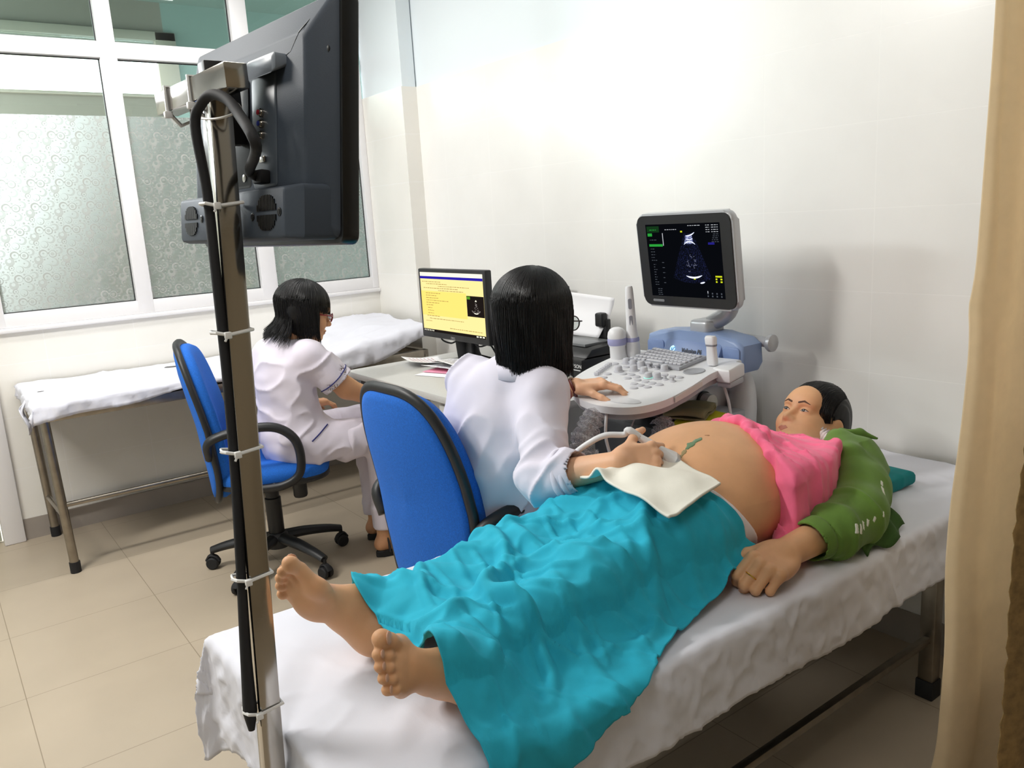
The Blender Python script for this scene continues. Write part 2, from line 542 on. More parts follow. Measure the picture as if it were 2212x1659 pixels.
# clear glass and the printed privacy film
def glass_mat(name, tint, haze=0.0):
    m = bpy.data.materials.new(name); m.use_nodes = True
    nt = m.node_tree; nt.nodes.clear()
    out = N(nt, 'ShaderNodeOutputMaterial'); tr = N(nt, 'ShaderNodeBsdfTransparent'); gl = N(nt, 'ShaderNodeBsdfGlossy')
    tr.inputs[0].default_value = lin(tint); gl.inputs['Roughness'].default_value = 0.02
    fr = N(nt, 'ShaderNodeFresnel'); fr.inputs[0].default_value = 1.45
    mx = N(nt, 'ShaderNodeMixShader')
    nt.links.new(fr.outputs[0], mx.inputs[0]); nt.links.new(tr.outputs[0], mx.inputs[1]); nt.links.new(gl.outputs[0], mx.inputs[2])
    nt.links.new(mx.outputs[0], out.inputs[0]); return m
M_glass = glass_mat('clear_window_glass', '#f2f7f5')
M_glass_up = glass_mat('tinted_window_glass', '#cfd8d4')

def film_mat(name='ring_printed_privacy_film'):
    m = bpy.data.materials.new(name); m.use_nodes = True
    nt = m.node_tree; nt.nodes.clear()
    cw, ch = 0.118, 0.1085
    discs = []
    sx = 385.0
    def D(x, y, r, v): discs.append(((x % 385) / 385, 1 - (y % 355) / 355, r / 385 * cw, v))
    D(425, 205, 40, .35); D(425, 205, 32, 0); D(425, 200, 8, .5)
    D(540, 470, 36, .45); D(545, 468, 25, 0); D(590, 490, 12, .4)
    D(595, 390, 64, .65); D(588, 378, 27, 0)
    D(570, 315, 32, .3); D(570, 315, 27, 0)
    D(420, 440, 62, .6); D(404, 432, 48, 0); D(395, 425, 12, .8)
    D(505, 260, 54, .6); D(490, 260, 38, 0); D(480, 268, 10, .7)
    D(325, 160, 53, .9); D(320, 157, 46, 0); D(325, 185, 10, .6)
    D(215, 130, 40, .85); D(220, 132, 27, 0); D(220, 132, 11, 1)
    D(215, 202, 43, .5); D(215, 202, 37, 0); D(215, 202, 16, .8)
    D(285, 295, 60, 1.0); D(292, 302, 46, 0); D(287, 293, 15, .7)
    D(415, 310, 57, .95); D(412, 307, 45, 0); D(410, 308, 25, .65)
    D(358, 293, 14, .9); D(370, 238, 16, .7)
    for (x, y, r) in ((115, 335, 13), (290, 388, 13), (335, 375, 10), (485, 180, 17), (545, 185, 11), (130, 410, 10), (485, 390, 9), (260, 250, 7), (240, 440, 9), (600, 240, 8)):
        D(x, y, r, .85)
    tc = N(nt, 'ShaderNodeTexCoord'); sp = N(nt, 'ShaderNodeSeparateXYZ'); cb = N(nt, 'ShaderNodeCombineXYZ')
    nt.links.new(tc.outputs['Object'], sp.inputs[0])
    for i, (o, q, off) in enumerate(((0, cw, 0.326), (2, ch, 1.985))):
        a = N(nt, 'ShaderNodeMath', operation='SUBTRACT'); a.inputs[1].default_value = off
        d = N(nt, 'ShaderNodeMath', operation='DIVIDE'); d.inputs[1].default_value = q
        nt.links.new(sp.outputs[o], a.inputs[0]); nt.links.new(a.outputs[0], d.inputs[0]); nt.links.new(d.outputs[0], cb.inputs[i])
    cur = None
    for (cx, cy, r, v) in discs:
        s = N(nt, 'ShaderNodeVectorMath', operation='SUBTRACT'); s.inputs[1].default_value = (cx, cy, 0)
        w = N(nt, 'ShaderNodeVectorMath', operation='WRAP'); w.inputs[1].default_value = (.5, .5, .5); w.inputs[2].default_value = (-.5, -.5, -.5)
        k = N(nt, 'ShaderNodeVectorMath', operation='MULTIPLY'); k.inputs[1].default_value = (cw, ch, 0)
        l = N(nt, 'ShaderNodeVectorMath', operation='LENGTH'); t = N(nt, 'ShaderNodeMath', operation='LESS_THAN'); t.inputs[1].default_value = r
        x = N(nt, 'ShaderNodeMix', data_type='FLOAT')
        nt.links.new(cb.outputs[0], s.inputs[0]); nt.links.new(s.outputs[0], w.inputs[0]); nt.links.new(w.outputs[0], k.inputs[0])
        nt.links.new(k.outputs[0], l.inputs[0]); nt.links.new(l.outputs['Value'], t.inputs[0]); nt.links.new(t.outputs[0], x.inputs[0])
        if cur is None: x.inputs[2].default_value = 0.0
        else: nt.links.new(cur, x.inputs[2])
        x.inputs[3].default_value = v
        cur = x.outputs[0]
    out = N(nt, 'ShaderNodeOutputMaterial')
    def grp(dcol, tcol, tfac):
        df = N(nt, 'ShaderNodeBsdfDiffuse'); df.inputs[0].default_value = lin(dcol)
        tl = N(nt, 'ShaderNodeBsdfTranslucent'); tl.inputs[0].default_value = lin(tcol)
        mx = N(nt, 'ShaderNodeMixShader'); mx.inputs[0].default_value = tfac
        nt.links.new(df.outputs[0], mx.inputs[1]); nt.links.new(tl.outputs[0], mx.inputs[2]); return mx
    base = grp('#b9bcba', '#ffffff', 0.80)
    ring = grp('#d2d2cf', '#8f9492', 0.40)
    mx = N(nt, 'ShaderNodeMixShader')
    nt.links.new(cur, mx.inputs[0]); nt.links.new(base.outputs[0], mx.inputs[1]); nt.links.new(ring.outputs[0], mx.inputs[2])
    gl = N(nt, 'ShaderNodeBsdfGlossy'); gl.inputs['Roughness'].default_value = 0.08
    m2 = N(nt, 'ShaderNodeMixShader'); m2.inputs[0].default_value = 0.05
    nt.links.new(mx.outputs[0], m2.inputs[1]); nt.links.new(gl.outputs[0], m2.inputs[2])
    nt.links.new(m2.outputs[0], out.inputs[0])
    return m
M_film = film_mat()
for (a, b) in lights:
    bm = bmesh.new(); box(bm, (a + .001, YW + 0.026, 2.323), (b - .001, YW + 0.030, 2.66)); struct(obj('window_pane', bm, M_glass_up, win, smooth=None))
    bm = bmesh.new(); box(bm, (a + .001, YW + 0.026, 1.089), (b - .001, YW + 0.030, 2.246)); struct(obj('window_pane', bm, M_glass, win, smooth=None))
    bm = bmesh.new(); quad(bm, (a + .005, YW + .0245, 1.093), (b - .005, YW + .0245, 1.093), (b - .005, YW + .0245, 1.985), (a + .005, YW + .0245, 1.985)); struct(obj('privacy_film', bm, M_film, win, smooth=None))

# corridor beyond the glass, with its own bright window
CY = 6.3
M_cor = mat('corridor_wall_paint', '#6f6c62', 0.7)
M_corceil = mat('corridor_ceiling_paint', '#6a7a74', 0.7)
wall_box('wall_corridor_low', (-2.6, CY, 0), (1.73, CY + 0.14, 2.36), M_cor)
wall_box('wall_corridor_right', (1.73, CY, 0), (4.2, CY + 0.14, 3.1), mat('corridor_side_paint', '#6f837d', 0.7))
wall_box('wall_corridor_head', (-2.6, CY, 2.74), (1.73, CY + 0.14, 3.1), M_cor)
wall_box('ceiling_corridor', (-2.6, YW + 0.14, 3.0), (4.2, CY + 0.14, 3.1), M_corceil)
wall_box('wall_corridor_end', (4.2, YW, 0), (4.3, CY + 0.14, 3.1), M_corceil)
bm = bmesh.new()
box(bm, (1.66, CY - 0.03, 2.36), (1.80, CY + 0.02, 2.80), 0.005)
box(bm, (-2.6, CY - 0.03, 2.74), (1.80, CY + 0.02, 2.80), 0.005)
box(bm, (-2.6, CY - 0.03, 2.36), (1.66, CY + 0.05, 2.38), 0.004)
win2 = struct(obj('window_2', bm, mat('beige_corridor_window_frame', '#8f8a7e', .5)))
bm = bmesh.new(); box(bm, (-2.6, CY + .04, 2.38), (1.66, CY + .045, 2.74)); struct(obj('window_pane', bm, M_glass, win2, smooth=None))
bm = bmesh.new(); box(bm, (1.12, 9.5, 0), (1.62, 11.0, 5.2))
tag(obj('neighbouring_building', bm, mat('pale_yellow_render', '#fffbe0', 0.8)), 'pale yellow building seen outside through the high corridor window', 'building')
# =================================================================== FURNITURE
M_steel = mat('brushed_stainless_steel', '#bdb8b0', 0.14, 1.0, bump=0.03, bscale=60)
M_steel_dull = mat('worn_stainless_tube', '#9c9488', 0.34, 1.0, noise=0.12, nscale=25)
M_black = mat('black_plastic', '#1b1c1e', 0.45, bump=0.05, bscale=500)
M_blackg = mat('glossy_black_plastic', '#101113', 0.18)
M_rubber = mat('black_rubber', '#17171a', 0.7)
M_sheet = mat('white_cotton_sheet', '#dfe0ea', 0.85, bump=0.10, bscale=900, sheen=0.1)
M_blue = mat('blue_office_fabric', '#1766c8', 0.9, noise=0.16, nscale=260, bump=0.35, bscale=650)
M_white = mat('white_plastic', '#e6e6e8', 0.35)
M_zip = mat('white_nylon_tie', '#e8e8e6', 0.4)

# ---- treatment bed in front
bed = thing('exam_bed', 'steel examination bed under a white sheet with the patient lying on it', 'bed', (1.35, 1.228, 0))
BX0, BX1, BY0, BY1, BZ = 0.375, 2.335, 0.900, 1.555, 0.62
bm = bmesh.new(); box(bm, (BX0 + .01, BY0 + .01, 0.535), (BX1, BY1 - .01, 0.60), 0.012); obj('mattress_board', bm, M_black, bed)
bm = bmesh.new()
for a, b in (((BX0 + .03, BY0 + .03, .495), (BX1 - .02, BY0 + .065, .535)), ((BX0 + .03, BY1 - .065, .495), (BX1 - .02, BY1 - .03, .535)),
             ((BX0 + .03, BY0 + .03, .495), (BX0 + .065, BY1 - .03, .535)), ((BX1 - .055, BY0 + .03, .495), (BX1 - .02, BY1 - .03, .535))):
    box(bm, a, b, 0.003)
obj('frame', bm, M_steel_dull, bed)
bm = bmesh.new()
box(bm, (0.50, 0.985, .17), (2.11, 1.005, .19), .002); box(bm, (0.50, 1.465, .17), (2.11, 1.485, .19), .002)
obj('stretcher', bm, M_steel_dull, bed)
for (x, y) in ((2.115, 0.995), (2.115, 1.475), (0.50, 0.995), (0.50, 1.475)):
    bm = bmesh.new(); box(bm, (x - .021, y - .021, .05), (x + .021, y + .021, .5), .003)
    lg = obj('leg', bm, M_steel_dull, bed)
    bm = bmesh.new(); box(bm, (x - .025, y - .025, 0), (x + .025, y + .025, .055), .004); obj('foot_cap', bm, M_rubber, lg, label='black rubber foot cap')

def edge_drop(d, r):
    q = r * PI / 2
    return np.where(d < q, r * np.sin(np.minimum(d, q) / r), r), np.where(d < q, r * (1 - np.cos(np.minimum(d, q) / r)), r + d - q)

def draped_sheet(name, m, x0, x1, y0, y1, ztop, oh, step, r=0.02, side=0.008, topamp=0.003, seed=1, hem=None, zf=None, folds=None):
    S = np.arange(x0 - oh[0], x1 + oh[1] + 1e-6, step); T = np.arange(y0 - oh[2], y1 + oh[3] + 1e-6, step)
    s, t = np.meshgrid(S, T, indexing='ij')
    if hem is not None: s, t = hem(s, t)
    ds = np.maximum(np.maximum(x0 - s, s - x1), 0); dt = np.maximum(np.maximum(y0 - t, t - y1), 0)
    sg = np.where(s < x0, -1.0, 1.0); tg = np.where(t < y0, -1.0, 1.0)
    dm = np.maximum(ds, dt); dn = np.minimum(ds, dt)
    out, down = edge_drop(dm, r)
    big_s = ds >= dt
    ox = np.where(ds > 0, np.where(big_s, out, np.minimum(out, dn * 0.9)), 0); oy = np.where(dt > 0, np.where(~big_s, out, np.minimum(out, dn * 0.9)), 0)
    # fabric of the corner folds outward a little
    ox = ox + np.where((ds > 0) & (dt > 0), dn * 0.22, 0); oy = oy + np.where((ds > 0) & (dt > 0), dn * 0.22, 0)
    x = np.clip(s, x0, x1) + sg * ox; y = np.clip(t, y0, y1) + tg * oy
    z = ztop - down
    if zf is not None: z = z + zf(np.clip(s, x0, x1), np.clip(t, y0, y1)) * np.exp(-dm / 0.15)
    P = np.stack([s, t, 0 * s], -1)
    hang = np.clip(dm / 0.03, 0, 1)
    # folds run down the skirts, slanting
    w = vnoise(np.stack([s + 0.35 * t, t - .2 * s, 0 * s], -1), (16, 16, 1), seed) * .6 + ridge(np.stack([s * 1.0 + t * 0.45, (t - s) * .35, 0 * s], -1), (22, 22, 1), seed + 3) * .9
    w = w * .9 + vnoise(P, (45, 45, 1), seed + 5) * .2 + ridge(np.stack([s + t * .8, (t - s) * .25, 0 * s], -1), (40, 40, 1), seed + 11, 1.4) * .55
    ampl = side * hang
    x = x + np.where((ds > 0) & (ds >= dt), sg * w * ampl, 0); y = y + np.where((dt > 0) & (dt > ds), tg * w * ampl, 0)
    cr = ridge(np.stack([s * .8 + t * .5, t * .7 - s * .4, 0 * s], -1), (9, 9, 1), seed + 9, 2.2)
    z = z + (1 - hang) * topamp * (vnoise(P, (7, 7, 1), seed + 7) + 1.2 * cr + .35 * vnoise(P, (26, 26, 1), seed + 8) - .3)
    if folds is not None: x, y, z = folds(s, t, x, y, z)
    return cloth(name, np.stack([x, y, z], -1), m, None, 0.002)

def bed_hem(s, t):
    # uneven hem: the sheet hangs lower at the foot corner and is tucked up beside the pole
    k = np.where(s < BX0, 1 + 0.25 * np.clip((t - 1.38) / .2, 0, 1) - 0.1 * np.sin(t * 14), 1.0)
    s = np.where(s < BX0, BX0 - (BX0 - s) * k, s)
    k2 = 1 + 0.045 * np.sin(s * 5.1) + .03 * np.sin(s * 13 + 1)
    t = np.where(t < BY0, BY0 - (BY0 - t) * k2, t)
    return s, t
sh = draped_sheet('bed_sheet', M_sheet, BX0, BX1, BY0, BY1, BZ, (0.22, 0.0, 0.168, 0.15), 0.0075, r=0.018, side=0.0062, topamp=0.0022, seed=4, hem=bed_hem)
tag(sh, 'creased white sheet hanging over the sides of the front bed under the patient', 'bed sheet')

# ---- second bench against the window wall
bench = thing('exam_bed', 'steel examination bench with a white sheet along the window wall', 'bed', (1.3, 4.08, 0))
bm = bmesh.new()
for a, b in (((.335, 3.775, .672), (2.2, 3.81, .715)), ((.335, 4.345, .672), (2.2, 4.38, .715)), ((.335, 3.775, .672), (.37, 4.38, .715)), ((2.165, 3.775, .672), (2.2, 4.38, .715))):
    box(bm, a, b, .004)
obj('frame', bm, M_steel_dull, bench)
bm = bmesh.new(); box(bm, (.345, 3.79, .716), (1.55, 4.365, .752), .012); obj('mattress', bm, M_black, bench)
bm = bmesh.new(); box(bm, (0, 3.79, 0), (.68, 4.365, .035), .012, Matrix.Translation((1.55, 0, .718)) @ Matrix.Rotation(-math.radians(7), 4, 'Y')); obj('raised_headrest', bm, M_black, bench)
for (x, y, dx) in ((.352, 3.792, .017), (.352, 4.362, .017), (2.18, 3.792, -.01), (2.18, 4.362, -.01)):
    bm = bmesh.new(); tube(bm, [(x, y, .69), (x + dx, y, .03)], .0185, 14); lg = obj('leg', bm, M_steel_dull, bench)
    bm = bmesh.new(); tube(bm, [(x + dx, y, .048), (x + dx, y, 0.0)], .022, 14); obj('foot_cap', bm, M_rubber, lg, label='black rubber foot cap')
for (p, q) in (((.362, 3.792, .305), (2.175, 3.792, .305)), ((.362, 4.362, .14), (2.175, 4.362, .14)), ((.364, 3.792, .25), (.364, 4.362, .2)), ((2.175, 3.792, .25), (2.175, 4.362, .2))):
    bm = bmesh.new(); tube(bm, [p, q], .011, 10); obj('crossbar', bm, M_steel_dull, bench)
def bench_z(s, t):
    return .10 * np.clip((s - 1.45) / .8, 0, 1) ** 1.2 * 1.15 + .05 * np.exp(-((s - 1.95) / .22) ** 2) * np.clip((t - 3.85) / .4, 0, 1) + .012 * ridge(np.stack([s * .5 - t * .9, t, 0 * s], -1), (5, 3, 1), 3)
def bench_hem(s, t):
    k = 1 + .35 * np.sin(s * 4.3 + .6) + .15 * np.sin(s * 11)
    t = np.where(t < 3.782, 3.782 - (3.782 - t) * k, t)
    return s, t
sh2 = draped_sheet('bench_sheet', M_sheet, .338, 2.19, 3.782, 4.375, .757, (.075, .02, .075, .01), 0.013, r=.02, side=.012, topamp=.006, seed=21, hem=bench_hem, zf=bench_z)
tag(sh2, 'rumpled white sheet on the bench along the window wall', 'bed sheet')
bm = bmesh.new()
for k, (dx, dz) in enumerate(((0, 0), (.012, -.05))):
    tube(bm, smooth_path([(.315 + dx, 4.0, .74), (.295, 4.0 + .02 * k, .70), (.30 + dx, 4.0 - .03 * k, .655 + dz * .4), (.315, 4.02, .62 + dz * .4)], 5), .02, 8, flat=.25)
obj('tied_corner', bm, M_sheet, sh2, world=True)

# ---- office chairs
def chair_parts(t):
    # five-star base with castors
    for k in range(5):
        a = math.radians(20 + 72 * k); c, s = math.cos(a), math.sin(a)
        bm = bmesh.new()
        tube(bm, smooth_path([(.02 * c, .02 * s, .125), (.12 * c, .12 * s, .118), (.22 * c, .22 * s, .10), (.285 * c, .285 * s, .082)], 4), list(np.linspace(.030, .019, 13)), 10, flat=.8, up=(0, 0, 1))
        lg = obj('base_arm', bm, M_black, t, False)
        bm = bmesh.new()
        cx, cy = .285 * c, .285 * s; tx, ty = -s, c
        for q in (-1, 1):
            Mx = frame((cx + tx * .014 * q, cy + ty * .014 * q, .026), (c, s, 0), (0, 0, 1), (s, -c, 0))
            lathe(bm, [(.006, -.009), (.022, -.009), (.026, -.005), (.026, .005), (.022, .009), (.006, .009)], 18, Mx)
        tube(bm, smooth_path([(cx - c * .027, cy - s * .027, .032), (cx - c * .014, cy - s * .014, .052), (cx + c * .01, cy + s * .01, .057), (cx + c * .027, cy + s * .027, .036)], 4), .012, 8, flat=.6)
        tube(bm, [(cx, cy, .03), (cx, cy, .085)], .008, 8)
        obj('castor', bm, M_rubber, lg, False)
    bm = bmesh.new(); lathe(bm, [(.048, .085), (.052, .10), (.046, .14), (.036, .15)], 24); obj('hub', bm, M_black, t, False)
    bm = bmesh.new(); lathe(bm, [(.031, .13), (.033, .14), (.033, .30), (.028, .305), (.026, .40)], 20); obj('gas_column', bm, M_black, t, False)
    bm = bmesh.new(); box(bm, (-.14, -.09, .385), (.13, .09, .415), .008); obj('tilt_plate', bm, M_black, t, False)
    bm = bmesh.new(); lathe(bm, [(.020, .385), (.024, .375), (.029, .37), (.029, .315), (.026, .308)], 18, Matrix.Translation((.115, -.06, 0))); obj('tension_knob', bm, M_black, t, False)
    bm = bmesh.new(); tube(bm, smooth_path([(-.02, -.05, .395), (-.06, -.13, .385), (-.09, -.20, .33), (-.10, -.23, .29)], 4), .008, 8, flat=.6); obj('height_lever', bm, M_black, t, False)
    # seat: moulded shell and cushion
    bm = bmesh.new(); prism(bm, rrect(.44, .47, .11, 8, cx=.02), .412, .438, None, .010); obj('seat_shell', bm, M_black, t, False)
    nu, nv = 30, 40; V = []
    th = np.linspace(0, 2 * PI, 64, endpoint=False)
    def sup(a, b, n): 
        c, s = np.cos(th), np.sin(th); return np.sign(c) * np.abs(c) ** (2 / n) * a, np.sign(s) * np.abs(s) ** (2 / n) * b
    rings = []
    for (f, z) in ((1.0, .434), (1.015, .452), (1.0, .470), (.93, .485), (.75, .492), (.5, .490), (.25, .487), (.0008, .486)):
        X, Y = sup(.222 * f, .236 * f, 4)
        zz = z + np.where(f < .99, -.018 * np.clip((X / .22), 0, 1) ** 2 * f, 0) + .010 * (Y / .23) ** 2 * (f < .98)
        rings.append(np.stack([X + .02, Y, zz], -1))
    G = np.stack(rings, 1); G = np.concatenate([G, G[:1]], 0)
    V_, F_ = grid_mesh(G); mesh_np('seat_cushion', V_, F_, M_blue, t, False)
    # backrest: blue front and rear pads inside a black rim
    zc, hh = .665, .315
    def prof(z): 
        q = (z - zc) / hh
        return -.232 - .052 * np.clip(q, 0, 1.2) ** 1.5 - .012 * np.sin(q * 3.0) + .030 * np.clip(-q - .35, 0, 1)
    def halfw(z):
        q = (z - zc) / hh
        return .222 * (1 - .13 * np.clip(q, 0, 1) ** 2 - .05 * np.clip(-q, 0, 1) ** 2)
    c, s = np.cos(th), np.sin(th); n = 3.4
    oy = np.sign(c) * np.abs(c) ** (2 / n); oz = np.sign(s) * np.abs(s) ** (2 / n)
    def surf(f, off):
        z = zc + oz * hh * f; y = oy * halfw(z) * f
        x = prof(z) + .035 * (y / .22) ** 2 + off
        return np.stack([x, y, z], -1)
    for nm, offs in (('backrest_cushion', [(.985, .006), (.985, .03), (.95, .05), (.85, .058), (.6, .062), (.3, .064), (.0008, .064)]),
                     ('rear_pad', [(.975, -.004), (.965, -.014), (.9, -.018), (.7, -.022), (.4, -.024), (.0008, -.025)])):
        G = np.stack([surf(f, o) for f, o in offs], 1); G = np.concatenate([G, G[:1]], 0)
        V_, F_ = grid_mesh(G)
        if nm == 'rear_pad': F_ = F_[:, ::-1]
        mesh_np(nm, V_, F_, M_blue, t, False)
    bm = bmesh.new(); tube(bm, surf(1.0, 0.0), .017, 10, closed=True, flat=.8); obj('rim', bm, M_black, t, False, smooth=180)
    bm = bmesh.new(); box(bm, (-.222, -.045, .42), (-.200, .045, .56), .008); tube(bm, smooth_path([(-.10, 0, .40), (-.165, 0, .395), (-.198, 0, .43), (-.203, 0, .5)], 5), .035, 8, flat=.3, up=(0, 1, 0)); obj('back_bracket', bm, M_black, t, False)
    for q in (-1, 1):
        bm = bmesh.new()
        y = .262 * q
        tube(bm, smooth_path([(-.205, .215 * q, .56), (-.20, y * .96, .625), (-.14, y, .655), (-.02, y, .668), (.06, y, .655), (.115, y, .605), (.13, y, .53), (.115, y, .46), (.05, y * .99, .425), (-.06, y * .95, .42)], 6), .0165, 10, flat=1.25)
        tube(bm, [(.02, y, .425), (.02, y * .7, .405)], .016, 8); tube(bm, [(-.05, y * .95, .42), (-.05, y * .7, .405)], .016, 8)
        obj('armrest', bm, M_black, t, False, smooth=180)

ch1 = thing('office_chair', 'blue fabric office chair by the window bench, occupied by the woman in red glasses', 'office chair', (1.07, 3.225, 0), math.radians(-20), 'blue office chairs of the two staff')
chair_parts(ch1)
def copy_tree(o, parent=None):
    c = o.copy(); COL.objects.link(c)
    if parent is not None: c.parent = parent; c.matrix_parent_inverse = o.matrix_parent_inverse.copy()
    if o in WM: WM[c] = WM[o]
    for k in list(o.children): copy_tree(k, c)
    return c
ch2 = copy_tree(ch1)
ch2.location = (1.225, 1.862, 0); ch2.rotation_euler = (0, 0, math.radians(3))
WM[ch2] = Matrix.Translation(ch2.location) @ Matrix.Rotation(math.radians(3), 4, 'Z')
ch2['label'] = 'nearest blue fabric office chair, seen from behind beside the patient bed'

# ---- desk
M_desk = mat('pale_grey_laminate', '#bfbfbc', 0.4, noise=0.02, nscale=60)
M_deskleg = mat('grey_desk_steel', '#8f9294', 0.4, 0.6)
desk = thing('desk', 'pale grey office desk carrying the computer, papers and printer', 'desk', (1.93, 2.75, 0))
bm = bmesh.new(); box(bm, (1.53, 2.12, .722), (2.335, 3.385, .75), .003); obj('desktop', bm, M_desk, desk)
bm = bmesh.new(); box(bm, (2.28, 2.16, .30), (2.298, 3.34, .722)); obj('modesty_panel', bm, M_desk, desk)
for (x, y) in ((1.585, 3.335), (2.28, 3.335), (1.585, 2.17)):
    bm = bmesh.new(); box(bm, (x - .02, y - .02, 0), (x + .02, y + .02, .722), .003); obj('leg', bm, M_deskleg, desk)
bm = bmesh.new(); box(bm, (1.56, 2.20, .05), (2.0, 2.62, .715), .003); cab = obj('drawer_pedestal', bm, M_desk, desk)
for k in range(3):
    bm = bmesh.new(); box(bm, (1.548, 2.21, .07 + k * .215), (1.56, 2.61, .275 + k * .215), .003); dr = obj('drawer', bm, M_desk, desk)
    bm = bmesh.new(); box(bm, (1.538, 2.36, .20 + k * .215), (1.549, 2.46, .215 + k * .215), .003); obj('drawer_handle', bm, M_deskleg, dr)

# ---- computer monitor with a yellow report on screen
pcm = thing('computer_monitor', 'black computer monitor on the desk showing a yellow report page', 'monitor', (1.95, 3.03, .75))
MX = 1.90; y0, y1, z0, z1 = 2.755, 3.300, .868, 1.185
bm = bmesh.new(); box(bm, (MX, y0, z0), (MX + .035, y1, z1), .006); box(bm, (MX + .03, y0 + .08, z0 + .05), (MX + .06, y1 - .08, z1 - .06), .02); obj('housing', bm, M_black, pcm)
ME = {}
def emis(c, s=1.0):
    if (c, s) not in ME:
        m = bpy.data.materials.new('screen_light_' + c.lstrip('#')); m.use_nodes = True
        nt = m.node_tree; nt.nodes.clear(); e = N(nt, 'ShaderNodeEmission'); e.inputs[0].default_value = lin(c); e.inputs[1].default_value = s
        o = N(nt, 'ShaderNodeOutputMaterial'); nt.links.new(e.outputs[0], o.inputs[0]); ME[(c, s)] = m
    return ME[(c, s)]
SY = lambda u: (y1 - .018) - u * (y1 - y0 - .036)
SZ = lambda v: (z1 - .016) - v * (z1 - z0 - .044)
bm = bmesh.new()
def sq(u0, v0, u1, v1, mi, dx=.0004): quad(bm, (MX - dx, SY(u0), SZ(v1)), (MX - dx, SY(u1), SZ(v1)), (MX - dx, SY(u1), SZ(v0)), (MX - dx, SY(u0), SZ(v0)), mi)
sq(0, 0, 1, 1, 0); sq(0, 0, 1, .065, 1, .0007); sq(0, .065, 1, .108, 2, .0007); sq(0, .955, 1, 1, 3, .0007)
sq(0, .31, .74, .72, 4, .0006)
for i, (a, b, v) in enumerate(((.03, .35, .15), (.1, .45, .185), (.3, .8, .22), (.05, .62, .255), (.3, .7, .29), (.08, .33, .34), (.08, .26, .38), (.08, .29, .42), (.08, .46, .46), (.08, .30, .50), (.08, .2, .54), (.1, .18, .585), (.1, .2, .63), (.1, .2, .675), (.08, .3, .72), (.12, .68, .765), (.05, .16, .81), (.45, .95, .90))):
    u = a
    while u < b:
        w = random.uniform(.012, .05); sq(u, v, min(u + w, b), v + .010, 5, .0009); u += w + .008
for k in range(6): sq(.012 + k * .03, .967, .026 + k * .03, .99, 1, .0009)
for k in range(3): sq(.86 + k * .045, .967, .89 + k * .045, .988, 1, .0009)
sq(.745, .345, 1.0, .67, 3, .0009)
sq(.75, .355, .80, .40, 6, .0012)
for k in range(14):                                   # little grey scan picture
    a = math.radians(-35 + 70 * k / 13)
    sq(.88 + .10 * math.sin(a) - .006, .39 + .22 * math.cos(a), .88 + .10 * math.sin(a) + .006, .405 + .22 * math.cos(a), 1 if abs(k - 6.5) < 3 else 7, .0012)
for k in range(6): sq(.865 + .006 * k, .40 + .012 * abs(k - 2.5), .872 + .006 * k, .43, 1, .0012)
for k in range(40):
    a = random.uniform(-.4, .4); r = random.uniform(.05, .2); sq(.88 + r * .5 * math.sin(a), .40 + r * math.cos(a), .888 + r * .5 * math.sin(a), .408 + r * math.cos(a), 7, .0012)
obj('screen', bm, [emis('#f8e49a', .78), emis('#f4f0dc', .8), emis('#2c22a8', .7), emis('#2a2320', .4), emis('#f9dc74', .80), emis('#b99b58', .6), emis('#63a82f', .6), emis('#8d8581', .6)], pcm, smooth=None)
bm = bmesh.new(); box(bm, (MX + .05, 2.97, .78), (MX + .085, 3.09, 1.0), .01); tube(bm, smooth_path([(MX + .09, 3.03, .755), (MX + .075, 3.03, .8), (MX + .065, 3.03, .9)], 4), .06, 10, flat=.25, up=(0, 1, 0)); obj('stand_neck', bm, M_black, pcm)
bm = bmesh.new(); box(bm, (MX - .06, 2.90, .7505), (MX + .15, 3.17, .764), .005); obj('stand_base', bm, M_black, pcm)
lettering('maker_lettering', 'DELL', .016, frame((MX - .0004, 3.052, .8735), (0, -1, 0), (0, 0, 1), (-1, 0, 0)), mat('silver_print', '#9a9a9a', .4), pcm)
bm = bmesh.new(); tube(bm, smooth_path([(MX + .05, 3.22, .90), (MX + .06, 3.23, .85), (MX + .07, 3.17, .835), (MX + .08, 3.12, .845), (MX + .11, 3.08, .80), (MX + .2, 3.0, .757)], 6), .004, 8)
tube(bm, smooth_path([(MX + .05, 2.98, .9), (MX + .06, 2.93, .845), (MX + .09, 2.88, .85), (MX + .13, 2.885, .80), (MX + .2, 2.89, .757)], 6), .004, 8); obj('monitor_cable', bm, M_rubber, pcm)

# ---- computer tower standing on the desk behind the doctor's head
pct = thing('computer_tower', 'black computer tower standing on the desk beside the monitor', 'computer', (2.15, 2.775, .75))
bm = bmesh.new(); box(bm, (2.00, 2.70, .752), (2.31, 2.85, 1.085), .006); obj('case', bm, M_black, pct)
bm = bmesh.new(); box(bm, (1.99, 2.705, .757), (2.002, 2.845, 1.08), .004); fp = obj('front_panel', bm, M_blackg, pct)
bm = bmesh.new(); box(bm, (1.987, 2.78, .90), (1.991, 2.792, .912), .001); obj('power_light', bm, mat('small_silver_button', '#d8d8d8', .3), fp)

